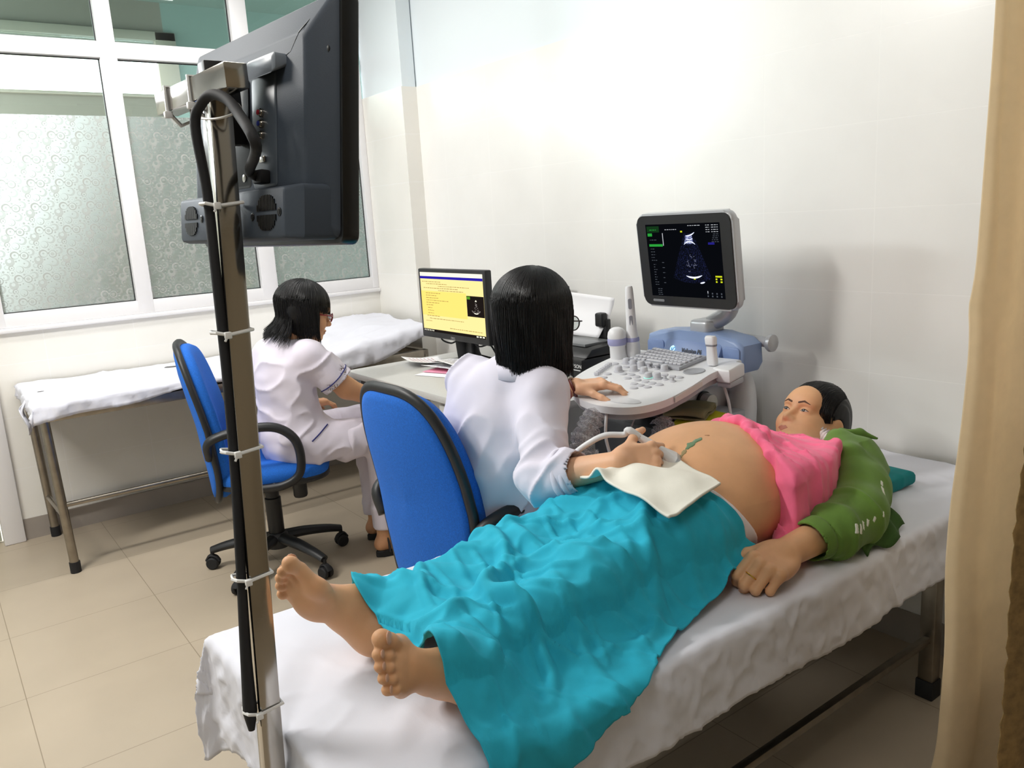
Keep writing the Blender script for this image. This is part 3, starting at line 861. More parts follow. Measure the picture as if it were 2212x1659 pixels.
# ---- papers on the desk
M_paper = mat('white_paper', '#f2f2f5', .8)
M_print = mat('grey_print', '#9c9aa3', .8); M_printr = mat('red_print', '#c98a90', .8)
def paper(label, corners, lift, z, m=M_paper, lines=0, pm=None, seed=0, group='papers on the desk'):
    A, B_, C_, D_ = [np.array(c, float) for c in corners]
    n = 14; G = np.zeros((n, n, 3))
    for i in range(n):
        for j in range(n):
            u, v = i / (n - 1), j / (n - 1)
            p = (A * (1 - u) + B_ * u) * (1 - v) + (D_ * (1 - u) + C_ * u) * v
            G[i, j, :2] = p; G[i, j, 2] = z + max(0, lift(u, v))
    o = cloth('paper_sheet', G, m, None, .0006)
    tag(o, label, 'paper', group)
    if lines:
        bm = bmesh.new()
        for k in range(lines):
            v = .15 + .7 * k / lines; u = .15
            while u < .8:
                w = random.uniform(.03, .12)
                def q(u_, v_):
                    i, j = u_ * (n - 1), v_ * (n - 1); a, b = int(i), int(j); fa, fb = i - a, j - b
                    a2, b2 = min(a + 1, n - 1), min(b + 1, n - 1)
                    return tuple((G[a, b] * (1 - fa) + G[a2, b] * fa) * (1 - fb) + (G[a, b2] * (1 - fa) + G[a2, b2] * fa) * fb + np.array([0, 0, .0012]))
                quad(bm, q(u, v), q(u + w, v), q(u + w, v + .022), q(u, v + .022)); u += w + .03
        obj('printed_lines', bm, pm or M_print, o, True, smooth=None)
    return o
paper('flat white sheet lying under the other papers at the desk edge', [(1.675, 3.01), (1.754, 2.79), (1.93, 2.81), (1.86, 3.08)], lambda u, v: .001, .7515)
paper('pink edged sheet sticking out between the stacked papers', [(1.725, 3.03), (1.80, 2.83), (1.96, 2.86), (1.88, 3.08)], lambda u, v: .003 + .01 * u * v, .7535, mat('pink_paper', '#e79ab4', .8))
paper('lower curled report sheet with grey print below the monitor', [(1.745, 3.07), (1.79, 2.81), (1.97, 2.82), (1.90, 3.09)], lambda u, v: .006 + .015 * (1 - v) ** 2, .757, lines=9)
paper('topmost printed report sheet in the stack below the monitor', [(1.775, 3.10), (1.80, 2.80), (1.985, 2.81), (1.92, 3.11)], lambda u, v: .016 + .018 * (1 - v) ** 2 + .006 * math.sin(u * 5), .760, lines=8)
paper('curled sheet with faint red print, nearest the bench', [(1.79, 3.33), (1.75, 3.16), (1.90, 3.10), (2.0, 3.34)], lambda u, v: .03 * (1 - v) ** 2 * (1 - .4 * u) + .012 * u ** 2, .7525, lines=7, pm=M_printr)

# ---- printer with a sheet standing in its rear feeder
M_prn = mat('matte_black_printer_plastic', '#141416', .38)
prn = thing('printer', 'black inkjet printer on the desk behind the ultrasound panel', 'printer', (2.05, 2.425, .75))
bm = bmesh.new(); box(bm, (1.93, 2.21, .752), (2.17, 2.64, .865), .012); obj('body', bm, M_prn, prn)
bm = bmesh.new(); prism(bm, [(1.955, .866), (1.985, .895), (2.17, .910), (2.17, .866)], 2.21, 2.64, frame((0, 0, 0), (1, 0, 0), (0, 0, 1), (0, -1, 0)) @ Matrix.Diagonal((1, 1, -1, 1)), .006); obj('scanner_lid', bm, M_prn, prn)
bm = bmesh.new(); box(bm, (1.995, 2.26, .8985), (2.13, 2.58, .9085), .001, Matrix.Translation((0, 0, 0))); obj('lid_panel', bm, mat('grey_printer_glass', '#6d7072', .3), prn)
bm = bmesh.new(); box(bm, (1.922, 2.26, .765), (1.933, 2.52, .815), .003); obj('output_tray', bm, mat('dark_grey_tray', '#4a4c50', .35), prn)
lettering('maker_lettering', 'EPSON', .019, frame((1.929, 2.268, .832), (0, -1, 0), (0, 0, 1), (-1, 0, 0)), mat('white_print', '#d7d7d7', .5), prn)
bm = bmesh.new(); box(bm, (1.928, 2.216, .822), (1.93, 2.268, .825)); obj('badge_line', bm, mat('white_rule', '#cfcfcf', .5), prn)
bm = bmesh.new(); box(bm, (2.135, 2.29, .90), (2.162, 2.34, .985), .006, None); box(bm, (2.115, 2.295, .955), (2.15, 2.335, 1.01), .008); obj('paper_support', bm, M_prn, prn)
G = np.zeros((12, 12, 3))
for i in range(12):
    for j in range(12):
        u, v = i / 11, j / 11; G[i, j] = (2.12 + .06 * v - .05 * max(0, v - .5) ** 2 * 2, 2.32 + .24 * (1 - u) - .06 * v * u, .912 + .17 * v - .015 * u * v)
o = cloth('paper_sheet', G, M_paper, None, .0006); tag(o, 'blank white sheet standing upright in the printer feeder', 'paper', 'papers on the desk')

# ---- television on a steel pole at the foot of the bed
g_ = Vector((-.08999478, .99594224, 0)); u_ = Vector((.10801469, .00976036, .99410138)); b_ = Vector((-.99006756, -.08946394, .10845477))
TVM = frame((.519, 1.056, 1.374), g_, u_, b_)      # local x along the set, y up, z out of its back
TVP = lambda w, u, n: TVM @ Vector((w, u, n))
M_tv = mat('dark_grey_tv_plastic', '#414954', .55, spec=.25, bump=.12, bscale=700)
M_tvd = mat('black_tv_bezel', '#0f1012', .3)
tv = thing('television', 'black flat television seen from behind on the steel pole at the bed foot', 'television', (.49, 1.30, 1.37))
bm = bmesh.new(); prism(bm, rrect(.50, .338, .014, 4, .25, .167), 0, .028, TVM, .004); obj('bezel', bm, M_tvd, tv)
bm = bmesh.new(); quad(bm, *[TVP(*p) for p in ((.02, .02, -.0006), (.48, .02, -.0006), (.48, .318, -.0006), (.02, .318, -.0006))]); obj('screen', bm, M_blackg, tv, smooth=None)
def loft(bm, rings, M, cap=True):
    R = [[bm.verts.new(M @ Vector(p)) for p in r] for r in rings]
    for A, B in zip(R[:-1], R[1:]):
        n = len(A)
        for k in range(n): bm.faces.new((A[k], A[(k + 1) % n], B[(k + 1) % n], B[k]))
    if cap: bm.faces.new(R[-1]); bm.faces.new(R[0][::-1])
def rr3(w0, w1, u0, u1, n, r=.012): return [(x, y, n) for x, y in rrect(w1 - w0, u1 - u0, r, 3, (w0 + w1) / 2, (u0 + u1) / 2)]
bm = bmesh.new()
loft(bm, [rr3(.006, .494, .006, .332, .028), rr3(.008, .49, .008, .330, .034), rr3(.038, .44, .03, .286, .058, .010), rr3(.042, .436, .034, .281, .062, .010)], TVM)
obj('back_cover', bm, M_tv, tv)
bm = bmesh.new(); loft(bm, [rr3(.012, .46, .004, .080, .03, .008), rr3(.020, .452, .002, .078, .075, .008), rr3(.045, .436, .004, .074, .090, .006), rr3(.048, .433, .006, .072, .092, .006)], TVM); sb = obj('speaker_bar', bm, M_tv, tv)
def vent(w, u, n, W, H):
    bm = bmesh.new()
    k = 13
    for i in range(k):
        x = w - W / 2 + W * (i + .5) / k; hgt = H / 2 * math.sqrt(max(.15, 1 - abs((i + .5) / k * 2 - 1) ** 3))
        for (a, b) in ((u - hgt, u - .003), (u + .003, u + hgt)):
            box(bm, (x - .0014, a, n), (x + .0014, b, n + .0018), 0, TVM)
    obj('speaker_grille', bm, M_tvd, sb)
vent(.100, .040, .092, .062, .050); vent(.385, .038, .092, .055, .048)
for (w, u) in ((.060, .040), (.146, .036), (.34, .04)):
    bm = bmesh.new(); lathe(bm, [(.006, 0), (.006, .001), (.004, .0014), (.004, .002)], 12, TVM @ Matrix.Translation((w, u, .092))); obj('screw', bm, M_tvd, sb)
# connector bay
bm = bmesh.new(); loft(bm, [rr3(.125, .205, .082, .245, .0625, .006), rr3(.127, .203, .084, .243, .0640, .006)], TVM); bay = obj('connector_panel', bm, mat('slate_connector_plate', '#4a525b', .38), tv)
bm = bmesh.new(); loft(bm, [rr3(.093, .19, .245, .262, .060, .006), rr3(.095, .188, .236, .262, .078, .006), rr3(.10, .185, .234, .258, .081, .004)], TVM); obj('handle_recess', bm, mat('silver_grey_recess', '#79818a', .35), tv)
for (u, c) in ((.190, '#a02030'), (.174, '#2a3aa0'), (.158, '#3b4a44')):
    bm = bmesh.new(); lathe(bm, [(.0062, 0), (.0062, .004), (.0045, .004), (.0045, .007)], 14, TVM @ Matrix.Translation((.168, u, .064)))
    j = obj('jack_socket', bm, M_steel, bay)
    bm = bmesh.new(); lathe(bm, [(.0036, .004), (.0036, .0085), (.002, .0088)], 12, TVM @ Matrix.Translation((.168, u, .064))); obj('jack_core', bm, mat('socket_colour_' + c[1:], c, .4), j)
bm = bmesh.new(); box(bm, (.158, .118, .064), (.174, .127, .068), .001, TVM); obj('port', bm, M_steel, bay)
bm = bmesh.new(); box(bm, (.144, .086, .064), (.174, .106, .080), .003, TVM); obj('power_plug', bm, M_rubber, tv)
# rear plate with labels and the mount holes
bm = bmesh.new(); loft(bm, [rr3(.215, .40, .085, .245, .0622, .006), rr3(.217, .398, .087, .243, .0632, .006)], TVM); obj('rear_plate', bm, M_tvd, tv)
M_lab = mat('sticker_paper', '#c9cac6', .6); M_bar = mat('barcode_ink', '#2a2a2a', .7)
bm = bmesh.new(); box(bm, (.292, .178, .0632), (.322, .190, .0637), 0, TVM); box(bm, (.340, .176, .0632), (.356, .192, .0637), 0, TVM)
st = obj('label_sticker', bm, M_lab, tv)
bm = bmesh.new()
for k in range(11):
    w = .2945 + k * .0024; box(bm, (w, .181, .0637), (w + random.choice((.0006, .0012)), .189, .0640), 0, TVM)
obj('barcode', bm, M_bar, st)
bm = bmesh.new(); box(bm, (-.012, -.008, 0), (.012, .008, .0006), 0, TVM @ Matrix.Translation((.270, .018, .0922)) @ Matrix.Rotation(.5, 4, 'Z')); o = obj('inspection_sticker', bm, M_lab, tv)
bm = bmesh.new(); box(bm, (-.008, -.005, .0006), (.008, .006, .001), 0, TVM @ Matrix.Translation((.270, .018, .0922)) @ Matrix.Rotation(.5, 4, 'Z')); obj('sticker_print', bm, mat('lime_print', '#b9c94e', .6), o)
for (w, u) in ((.30, .128), (.345, .128), (.235, .10)):
    bm = bmesh.new(); lathe(bm, [(.006, 0), (.006, .002), (.003, .0025)], 12, TVM @ Matrix.Translation((w, u, .0632))); obj('mount_bolt', bm, M_steel, tv)
bm = bmesh.new(); lathe(bm, [(.007, 0), (.007, .006), (.004, .007)], 14, TVM @ Matrix.Translation((.020, .258, .034))); obj('corner_screw', bm, M_tvd, tv)
bm = bmesh.new(); tube(bm, [TVP(w, u, n) for w, u, n in ((.128, .245, .0625), (.115, .255, .0625), (.08, .262, .0615), (.055, .283, .0618), (.046, .30, .05))], .0008, 6); obj('cover_seam', bm, M_tvd, tv)

stand = thing('tv_stand', 'square stainless steel pole at the bed foot holding up the television', 'stand', (.318, 1.07, 0))
pb, pt = Vector((.3185, 1.098, 0.0)), Vector((.398, 1.240, 1.612))
pdir = (pt - pb).normalized()
def sq_tube(bm, a, b, s, xaxis, bev=.002):
    a, b = Vector(a), Vector(b); z = (b - a); L = z.length; z.normalize(); x = Vector(xaxis); x = (x - z * x.dot(z)).normalized(); y = z.cross(x)
    box(bm, (-s / 2, -s / 2, 0), (s / 2, s / 2, L), bev, frame(a, x, y, z))
P_LO = Vector((.324, 1.124, .30)); pole_at = lambda z: Vector((.290 + .071 * z, 1.112 + .078 * z, z))
bm = bmesh.new(); sq_tube(bm, pole_at(.012), pole_at(1.595), .032, (1, -.05, 0)); obj('pole', bm, M_steel, stand)
bm = bmesh.new(); box(bm, (.290 - .16, 1.112 - .02, 0), (.290 + .02, 1.112 + .02, .03), .003); box(bm, (.290 - .02, 1.112 - .22, 0), (.290 + .02, 1.112 + .2, .03), .003); obj('floor_base', bm, M_steel_dull, stand)
bar0, bar1 = Vector((.413, 1.156, 1.612)), Vector((.394, 1.434, 1.606))
bar0 = Vector((.407, 1.156, 1.61)); bar1 = Vector((.382, 1.43, 1.607))
bm = bmesh.new(); sq_tube(bm, bar0, bar1, .034, (1, 0, 0)); obj('crossbar', bm, M_steel, stand)
bm = bmesh.new(); box(bm, (.0, 0, 0), (.05, .03, .12), .002, Matrix.Translation((.40, 1.27, 1.53))); obj('mount_plate', bm, M_black, stand)

# power cable: from the plug, up over the bar, then down along the pole
off = Vector((-.024, -.002, 0))
cpts = [TVP(.159, .096, .078), TVP(.163, .104, .088), Vector((.389, 1.065, 1.508)), Vector((.390, 1.120, 1.555)), Vector((.388, 1.155, 1.578)), Vector((.380, 1.188, 1.588)), Vector((.370, 1.208, 1.578)), Vector((.362, 1.222, 1.55))] + \
       [pole_at(z) + off + Vector((.004 * math.sin(z * 7), 0, 0)) for z in (1.46, 1.35, 1.2, 1.05, .9, .78, .72, .68, .645)]
bm = bmesh.new(); tube(bm, smooth_path(cpts, 6), [.0075] * (len(cpts) * 6 - 5 - 24) + list(np.linspace(.0075, .011, 18)) + list(np.linspace(.011, .005, 6)), 10)
cab = tag(obj('power_cable', bm, M_rubber, smooth=180), 'black television cable strapped down the steel pole with white ties', 'cable')

def zip_tie(z, tilt=0.0, label=''):
    c = pole_at(z); bm = bmesh.new(); pts = []
    for (x, y) in ((-.038, -.002), (-.034, -.014), (-.018, -.0185), (.0185, -.0185), (.0185, .0185), (-.018, .0185), (-.034, .012)):
        pts.append(c + Vector((x, y, tilt * x + (0.006 if x < -.03 else 0))))
    tube(bm, pts, .0026, 6, closed=True, flat=1.0)
    h = c + Vector((-.020, -.0215, -.002))
    box(bm, h - Vector((.005, .004, .005)), h + Vector((.005, .004, .005)), .0015)
    tube(bm, [h, h + Vector((-.006, -.003, -.008))], .0018, 6)
    tag(obj('zip_tie', bm, M_zip, smooth=40), label, 'cable tie', 'white cable ties on the pole')
for z, l in ((1.440, 'white cable tie on the pole level with the television speaker bar'), (1.255, 'white cable tie on the pole just below the head of the woman in red glasses'),
             (1.079, 'white cable tie on the pole at armrest height of the far blue chair'), (.885, 'white cable tie on the pole beside the far chair castors'), (.675, 'lowest white cable tie on the pole, at the bed sheet corner')):
    zip_tie(z, .1, l)
def bar_tie(t, label):
    c = bar0.lerp(bar1, t); bm = bmesh.new()
    e = .0185; pts = [c + Vector(p) for p in ((-e, 0, -e), (-e, 0, e), (e, .002, e), (e, .002, -e - .012), (0, .004, -e - .02))]
    tube(bm, pts, .0035, 6, closed=True); h = c + Vector((-e, 0, -e - .004)); box(bm, h - Vector((.006, .005, .005)), h + Vector((.006, .005, .005)), .0015)
    tag(obj('zip_tie', bm, M_zip, smooth=40), label, 'cable tie', 'white cable ties on the crossbar')
bar_tie(.45, 'white cable tie round the middle of the crossbar behind the television'); bar_tie(.80, 'white cable tie near the far end of the crossbar behind the television')
bm = bmesh.new(); c0 = bar0.lerp(bar1, .42); tube(bm, smooth_path([c0 + Vector((-.019, .0, -.028)), c0 + Vector((-.02, -.03, -.045)), c0 + Vector((-.005, -.07, -.05)), c0 + Vector((.02, -.085, -.04)), c0 + Vector((.02, -.05, -.025)), c0 + Vector((.005, -.01, -.03))], 5), .003, 6, flat=.6)
tag(obj('zip_tie', bm, M_zip), 'long loose white cable tie looped under the crossbar around the cable', 'cable tie', 'white cable ties on the crossbar')

# ---- curtains at the right edge
def cloth_trans(m, col, f):
    nt = m.node_tree; b = nt.nodes['Principled BSDF']; o = [n for n in nt.nodes if n.type == 'OUTPUT_MATERIAL'][0]
    t = N(nt, 'ShaderNodeBsdfTranslucent'); t.inputs[0].default_value = lin(col); x = N(nt, 'ShaderNodeMixShader'); x.inputs[0].default_value = f
    nt.links.new(b.outputs[0], x.inputs[1]); nt.links.new(t.outputs[0], x.inputs[2]); nt.links.new(x.outputs[0], o.inputs[0]); return m
M_curt = cloth_trans(mat('beige_curtain_cloth', '#f4e4c6', .85, noise=.05, nscale=40, bump=.1, bscale=900), '#fcefd6', .55)
M_curt2 = mat('brown_gold_lace_curtain', '#8a6f45', .9, noise=.25, nscale=60, bump=.3, bscale=300)
def curtain(name, pts_top, pts_bot, ztop, zbot, m, label, group, scallop=0.0, amp=.0):
    a = np.array(smooth_path([(x, y, 0) for x, y in pts_top], 8)); b = np.array(smooth_path([(x, y, 0) for x, y in pts_bot], 8))
    nz = 120; G = np.zeros((len(a), nz, 3))
    for j in range(nz):
        t = j / (nz - 1); G[:, j] = a * (1 - t) + b * t; G[:, j, 2] = ztop + (zbot - ztop) * t
    G[:, :, 0] += .006 * vnoise(np.stack([G[..., 0] * 0, G[..., 1] * 0 + 1, G[..., 2]], -1), (1, 1, 2.5), 5)
    G[:, :, 1] += amp * ridge(np.stack([G[..., 0], G[..., 1], G[..., 2] + .4 * G[..., 0]], -1), (9, 9, 3), 8)
    if scallop:
        z = G[0, :, 2]; s = scallop * np.abs(np.sin(z * PI / .052))
        d = G[1, :, :2] - G[0, :, :2]; d /= np.linalg.norm(d, axis=1)[:, None]
        k = np.array([1, .5, .2] + [0] * (len(a) - 3))
        G[:, :, 0] -= k[:, None] * (s * d[:, 0])[None]; G[:, :, 1] -= k[:, None] * (s * d[:, 1])[None]
    return tag(cloth(name, G, m, None, .0015), label, 'curtain', group)
curtain('curtain', [(1.652, .70), (1.665, .68), (1.70, .665), (1.76, .67), (1.82, .65), (1.9, .60)], [(1.505, .693), (1.515, .67), (1.56, .65), (1.64, .655), (1.72, .63), (1.8, .58)], 2.55, .02, M_curt, 'plain beige curtain hanging at the right edge beside the bed', 'curtains beside the bed', 0, .008)
curtain('curtain', [(1.62, .575), (1.66, .56), (1.72, .575), (1.8, .55), (1.9, .5)], [(1.415, .543), (1.46, .525), (1.54, .54), (1.62, .515), (1.75, .46)], 2.55, .02, M_curt2, 'brown gold scalloped-edge curtain in front of the beige one', 'curtains beside the bed', .007, .004)
bm = bmesh.new(); tube(bm, [(1.45, .62, 2.575), (2.35, .62, 2.575)], .014, 10); tag(obj('curtain_rail', bm, M_steel), 'steel rail the two curtains hang from', 'curtain rail')
# =================================================================== ULTRASOUND MACHINE
M_usw = mat('ultrasound_white_plastic', '#dcdde0', .38)
M_usg = mat('ultrasound_grey_plastic', '#a9abb1', .42)
M_key = mat('grey_key_plastic', '#bcbdc4', .42)
M_keyd = mat('keyboard_bed_grey', '#a6a8af', .5)
M_usb = mat('ultrasound_blue_plastic', '#8196bd', .42)
M_usb2 = mat('ultrasound_blue_inset', '#7489b4', .4)
M_silver = mat('silver_painted_arm', '#b9bbbf', .35, .4)
us = thing('ultrasound_machine', 'white and blue ultrasound machine with raised screen between the desk and the bed', 'ultrasound machine', (2.0, 1.78, 0))
pax = Vector((.985, .12, .076)).normalized(); pay = Vector((-.12, .985, 0)).normalized(); paz = pax.cross(pay)
PM = frame((1.497, 1.738, .870), pax, pay, paz)
PP = lambda a, b, n=0.0: PM @ Vector((a, b, n))
# body and column
bm = bmesh.new(); box(bm, (1.93, 1.74, .10), (2.32, 2.02, .80), .03, seg=3); obj('body', bm, M_usw, us)
bm = bmesh.new(); box(bm, (1.80, 1.72, .12), (1.935, 2.02, .72), .02); obj('front_cabinet', bm, mat('dark_grey_cabinet', '#232428', .5), us)
bm = bmesh.new(); tube(bm, smooth_path([(2.16, 1.69, .30), (2.17, 1.685, .55), (2.185, 1.69, .70), (2.20, 1.70, .80), (2.17, 1.72, .875)], 6), [.05] * 13 + list(np.linspace(.05, .03, 12)), 14, flat=1.0); obj('side_pillar', bm, M_usw, us)
bm = bmesh.new(); prism(bm, [(1.80, 1.70), (2.32, 1.70), (2.32, 2.06), (1.80, 2.06)], .06, .11, None, .02); obj('base', bm, M_usg, us)
for (x, y) in ((1.86, 1.74), (1.86, 2.02), (2.26, 1.74), (2.26, 2.02)):
    bm = bmesh.new(); lathe(bm, [(.01, -.014), (.045, -.014), (.05, -.008), (.05, .008), (.045, .014), (.01, .014)], 20, frame((x, y, .05), (1, 0, 0), (0, 0, 1), (0, -1, 0))); obj('wheel', bm, M_rubber, us)
bm = bmesh.new(); tube(bm, smooth_path([PP(.32, .0, -.05), (1.86, 1.80, .80), (1.93, 1.84, .74)], 5), .06, 14, flat=.7); obj('panel_arm', bm, M_usg, us)
# control panel: white top, grey underside
OUT = [(.555, -.205), (.44, -.212), (.36, -.213), (.235, -.234), (.12, -.245), (.06, -.238), (.01, -.214), (-.02, -.17), (-.029, -.11), (-.018, -.05), (.01, .012), (.05, .066), (.10, .118), (.16, .158), (.24, .187), (.34, .207), (.45, .219), (.555, .21)]
OUTs = [tuple(p[:2]) for p in smooth_path([(a, b, 0) for a, b in OUT], 4)]
bm = bmesh.new(); prism(bm, OUTs, -.021, 0, PM, .010, 3); panel = obj('control_panel', bm, M_usw, us)
inset = [(.26 + (a - .26) * .94, -.01 + (b + .01) * .94) for a, b in OUTs]
bm = bmesh.new(); prism(bm, inset, -.042, -.020, PM, .010, 2); obj('panel_underside', bm, M_usg, us)
bm = bmesh.new(); prism(bm, smooth_closed if False else [(.010 + .05 * .9 * (1 + math.cos(t)) * .6, -.115 + .085 * math.sin(t)) for t in np.linspace(0, 2 * PI, 24, endpoint=False)], 0, .0015, PM, .0005); obj('palm_rest', bm, mat('pale_grey_rest', '#cfd0d4', .45), panel)
bm = bmesh.new(); prism(bm, [(.13, -.2492), (.30, -.2265), (.30, -.2252), (.13, -.2478)], -.019, -.003, PM); obj('warning_label', bm, mat('off_white_label', '#d2d0ca', .6), panel)
bm = bmesh.new()
for k in range(5):
    a0, a1 = .15, .27 if k % 2 else .24
    quad(bm, PP(a0, -.2466 + (a0 - .13) * .1335 - .0008, -.007 - k * .003), PP(a1, -.2492 + (a1 - .13) * .1335, -.007 - k * .003), PP(a1, -.2492 + (a1 - .13) * .1335, -.0058 - k * .003), PP(a0, -.2466 + (a0 - .13) * .1335 - .0008, -.0058 - k * .003))
obj('label_print', bm, M_print, panel, smooth=None)
# keyboard
kc = [(.383, .113), (.372, -.098), (.50, -.098), (.545, .119)]
bm = bmesh.new(); prism(bm, [(.367, .122), (.360, -.104), (.515, -.104), (.552, .126)], 0, .012, PM, .003); kb = obj('keyboard', bm, M_keyd, panel)
def bil(u, v):
    p = [np.array(q) for q in kc]; q = (p[0] * (1 - u) + p[1] * u) * (1 - v) + (p[3] * (1 - u) + p[2] * u) * v; return q
kmesh = None
def small(name, me_src, a, b, n, parent, sc=1.0, rot=0.0):
    o = me_src.copy(); COL.objects.link(o); o.parent = parent
    o.matrix_parent_inverse = parent_inv
    o.matrix_basis = PM @ Matrix.Translation((a, b, n)) @ Matrix.Rotation(rot, 4, 'Z') @ Matrix.Diagonal((sc, sc, sc, 1)); return o
parent_inv = Matrix.Identity(4)
WMroot = WM[us]
def proto(name, build, m):
    bm = bmesh.new(); build(bm); me = bpy.data.meshes.new(name); bmesh.ops.recalc_face_normals(bm, faces=bm.faces); bm.to_mesh(me); bm.free()
    me.materials.append(m); me.polygons.foreach_set('use_smooth', [True] * len(me.polygons)); me.set_sharp_from_angle(angle=.7)
    return bpy.data.objects.new(name, me)
def put(pr, parent, a, b, n=0.0, rot=0.0, sx=1, sy=1):
    o = pr.copy(); COL.objects.link(o); o.parent = parent
    o.matrix_parent_inverse = parent_basis(parent).inverted()
    o.matrix_basis = PM @ Matrix.Translation((a, b, n)) @ Matrix.Rotation(rot, 4, 'Z') @ Matrix.Diagonal((sx, sy, 1, 1)); return o
def parent_basis(p):
    return Matrix.Identity(4) if p.parent is None and p not in WM else (WM[p] if p in WM else _pm(p))
def _pm(p):                                            # world matrix of a part given in world coordinates
    return Matrix.Identity(4)
pk = proto('key', lambda bm: prism(bm, rrect(.0145, .0150, .002, 2), 0, .006, None, .0015, 1), M_key)
for r in range(5):
    for c in range(13):
        if r == 0 and 4 <= c <= 8:
            if c == 6:
                p = bil(.5, .1); put(pk, panel, p[0], p[1], .012, -.12, 1, 5.0)
            continue
        p = bil((c + .5) / 13, (r + .5) / 5); put(pk, panel, p[0], p[1], .012, -.10)
pb_ = proto('push_button', lambda bm: lathe(bm, [(.0105, 0), (.0105, .0022), (.0085, .004), (.002, .0042)], 16), M_key)
for a, b in ((.172, .077), (.204, .071), (.242, .086), (.354, .146), (.332, .084), (.262, .039), (.264, .009), (.25, -.022), (.221, -.048), (.226, -.006), (.183, -.065), (.178, -.093), (.215, -.083), (.172, -.122), (.21, -.112), (.206, -.14), (.148, -.091), (.295, -.149)):
    put(pb_, panel, a, b, .0, .2, 1, 1.25)
pn = proto('rotary_knob', lambda bm: lathe(bm, [(.017, 0), (.017, .002), (.0125, .003), (.0115, .016), (.0095, .019), (.002, .0195)], 20), M_key)
for a, b in ((.373, .113), (.366, .079), (.36, .043), (.282, .073), (.308, .032), (.302, -.013), (.255, -.065), (.262, -.092), (.347, -.058)): put(pn, panel, a, b)
bm = bmesh.new(); lathe(bm, [(.0150, .0018), (.0152, .0030), (.0120, .0034), (.0118, .002)], 24, PM @ Matrix.Translation((.255, -.065, 0))); obj('lit_ring', bm, mat('teal_ring_light', '#8fd8c4', .4, emit='#7fe0c8', estr=.5), panel)
pl_ = proto('toggle_lever', lambda bm: (lathe(bm, [(.011, 0), (.010, .002), (.005, .004), (.0045, .012), (.0045, .0125)], 14), prism(bm, rrect(.009, .022, .004, 3), .012, .019, None, .002, 1)), M_key)
for a, b in ((.358, .011), (.352, -.024), (.261, -.122), (.253, -.155)): put(pl_, panel, a, b, 0, .3)
ps = proto('gain_slider', lambda bm: (prism(bm, rrect(.006, .016, .002, 2), 0, .012, None, .002, 1)), M_key)
for k in range(8):
    t = k / 7; put(ps, panel, .217 + .113 * t, .111 + .039 * t, 0, .2)
# cup-shaped probe holders at the right and left rear
def holder(name, a, b, R, h):
    bm = bmesh.new(); lathe(bm, [(R + .008, -.03), (R + .010, .004), (R + .007, .008), (R, .006), (R - .003, -.02), (R - .006, -.028)], 28, PM @ Matrix.Translation((a, b, 0))); return obj(name, bm, M_usw, panel)
bm = bmesh.new(); lathe(bm, [(.036, .0004), (.036, .0022), (.033, .0030), (.030, .0010), (.002, .0008)], 28, PM @ Matrix.Translation((.372, -.150, 0)) @ Matrix.Diagonal((1, .9, 1, 1))); obj('probe_holder', bm, mat('holder_well_grey', '#9b9da3', .5), panel)
bm = bmesh.new(); prism(bm, [(.405, -.252), (.50, -.246), (.51, -.195), (.42, -.185), (.405, -.21)], -.038, .006, PM, .008, 3); obj('side_probe_rack', bm, M_usw, panel)
bm = bmesh.new(); box(bm, (.415, -.248, -.056), (.495, -.20, -.036), .006, PM); obj('rack_underside', bm, M_usg, panel)
# blue brow over the keyboard
bm = bmesh.new()
yc, xb = 1.752, 2.0
prof = [(1.545, .905), (1.55, .965), (1.58, .985), (1.67, .995), (1.80, .998), (1.90, .99), (1.945, .975), (1.955, .92), (1.945, .885), (1.86, .875), (1.62, .868), (1.56, .878)]
prof = [(a * 1.037, 1.4 - (1.4 - b) * 1.037) for a, b in prof]
prism(bm, prof, 0, .11, frame((2.08, 0, 0), (0, 1, 0), (0, 0, 1), (1, 0, 0)), .016, 3); brow = obj('blue_housing', bm, M_usb, us)
bm = bmesh.new(); prism(bm, [(0, .862), (.045, .955), (.08, .97), (.08, .862)], 1.685, 1.93, frame((2.038, 0, 0), (1, 0, 0), (0, 0, 1), (0, -1, 0)) @ Matrix.Diagonal((1, 1, -1, 1)), .008, 2); obj('logo_fascia', bm, M_usb2, us)
for ya, yb_ in ((1.615, 1.680), (1.937, 2.015)):
    bm = bmesh.new(); prism(bm, rrect(yb_ - ya, .066, .012, 4, (ya + yb_) / 2, .910), -.004, .006, frame((2.08, 0, 0), (0, 1, 0), (0, 0, 1), (1, 0, 0)), .003, 2); obj('blue_side_inset', bm, M_usb2, brow)
fx = Vector((.045, 0, .093)).normalized(); fmat = frame((2.038 + .045 * .6 - .0012, 0, .862 + .093 * .6), (0, -1, 0), fx, Vector((0, -1, 0)).cross(fx))
lt = lettering('model_lettering', 'Volusion P6', .021, fmat @ Matrix.Translation((-1.845, -.006, .0010)), mat('dark_logo_ink', '#20242e', .4), brow, bold=.0004, sx=.86)
bm = bmesh.new(); prism(bm, rrect(.03, .026, .004, 3, -1.715, .002), 0, .0016, fmat, .0004); obj('fascia_button', bm, M_usb, brow)
bm = bmesh.new(); tube(bm, [fmat @ Vector((-1.885 + .009 * math.cos(t), .002 + .009 * math.sin(t), .0012)) for t in np.linspace(.9, 2 * PI + .2, 20)], .0013, 6); tube(bm, [fmat @ Vector((-1.885, .002, .0012)), fmat @ Vector((-1.885, .013, .0012))], .0012, 6)
obj('power_symbol', bm, mat('cyan_power_light', '#c9ffff', .4, emit='#9ff4ff', estr=1.2), brow)
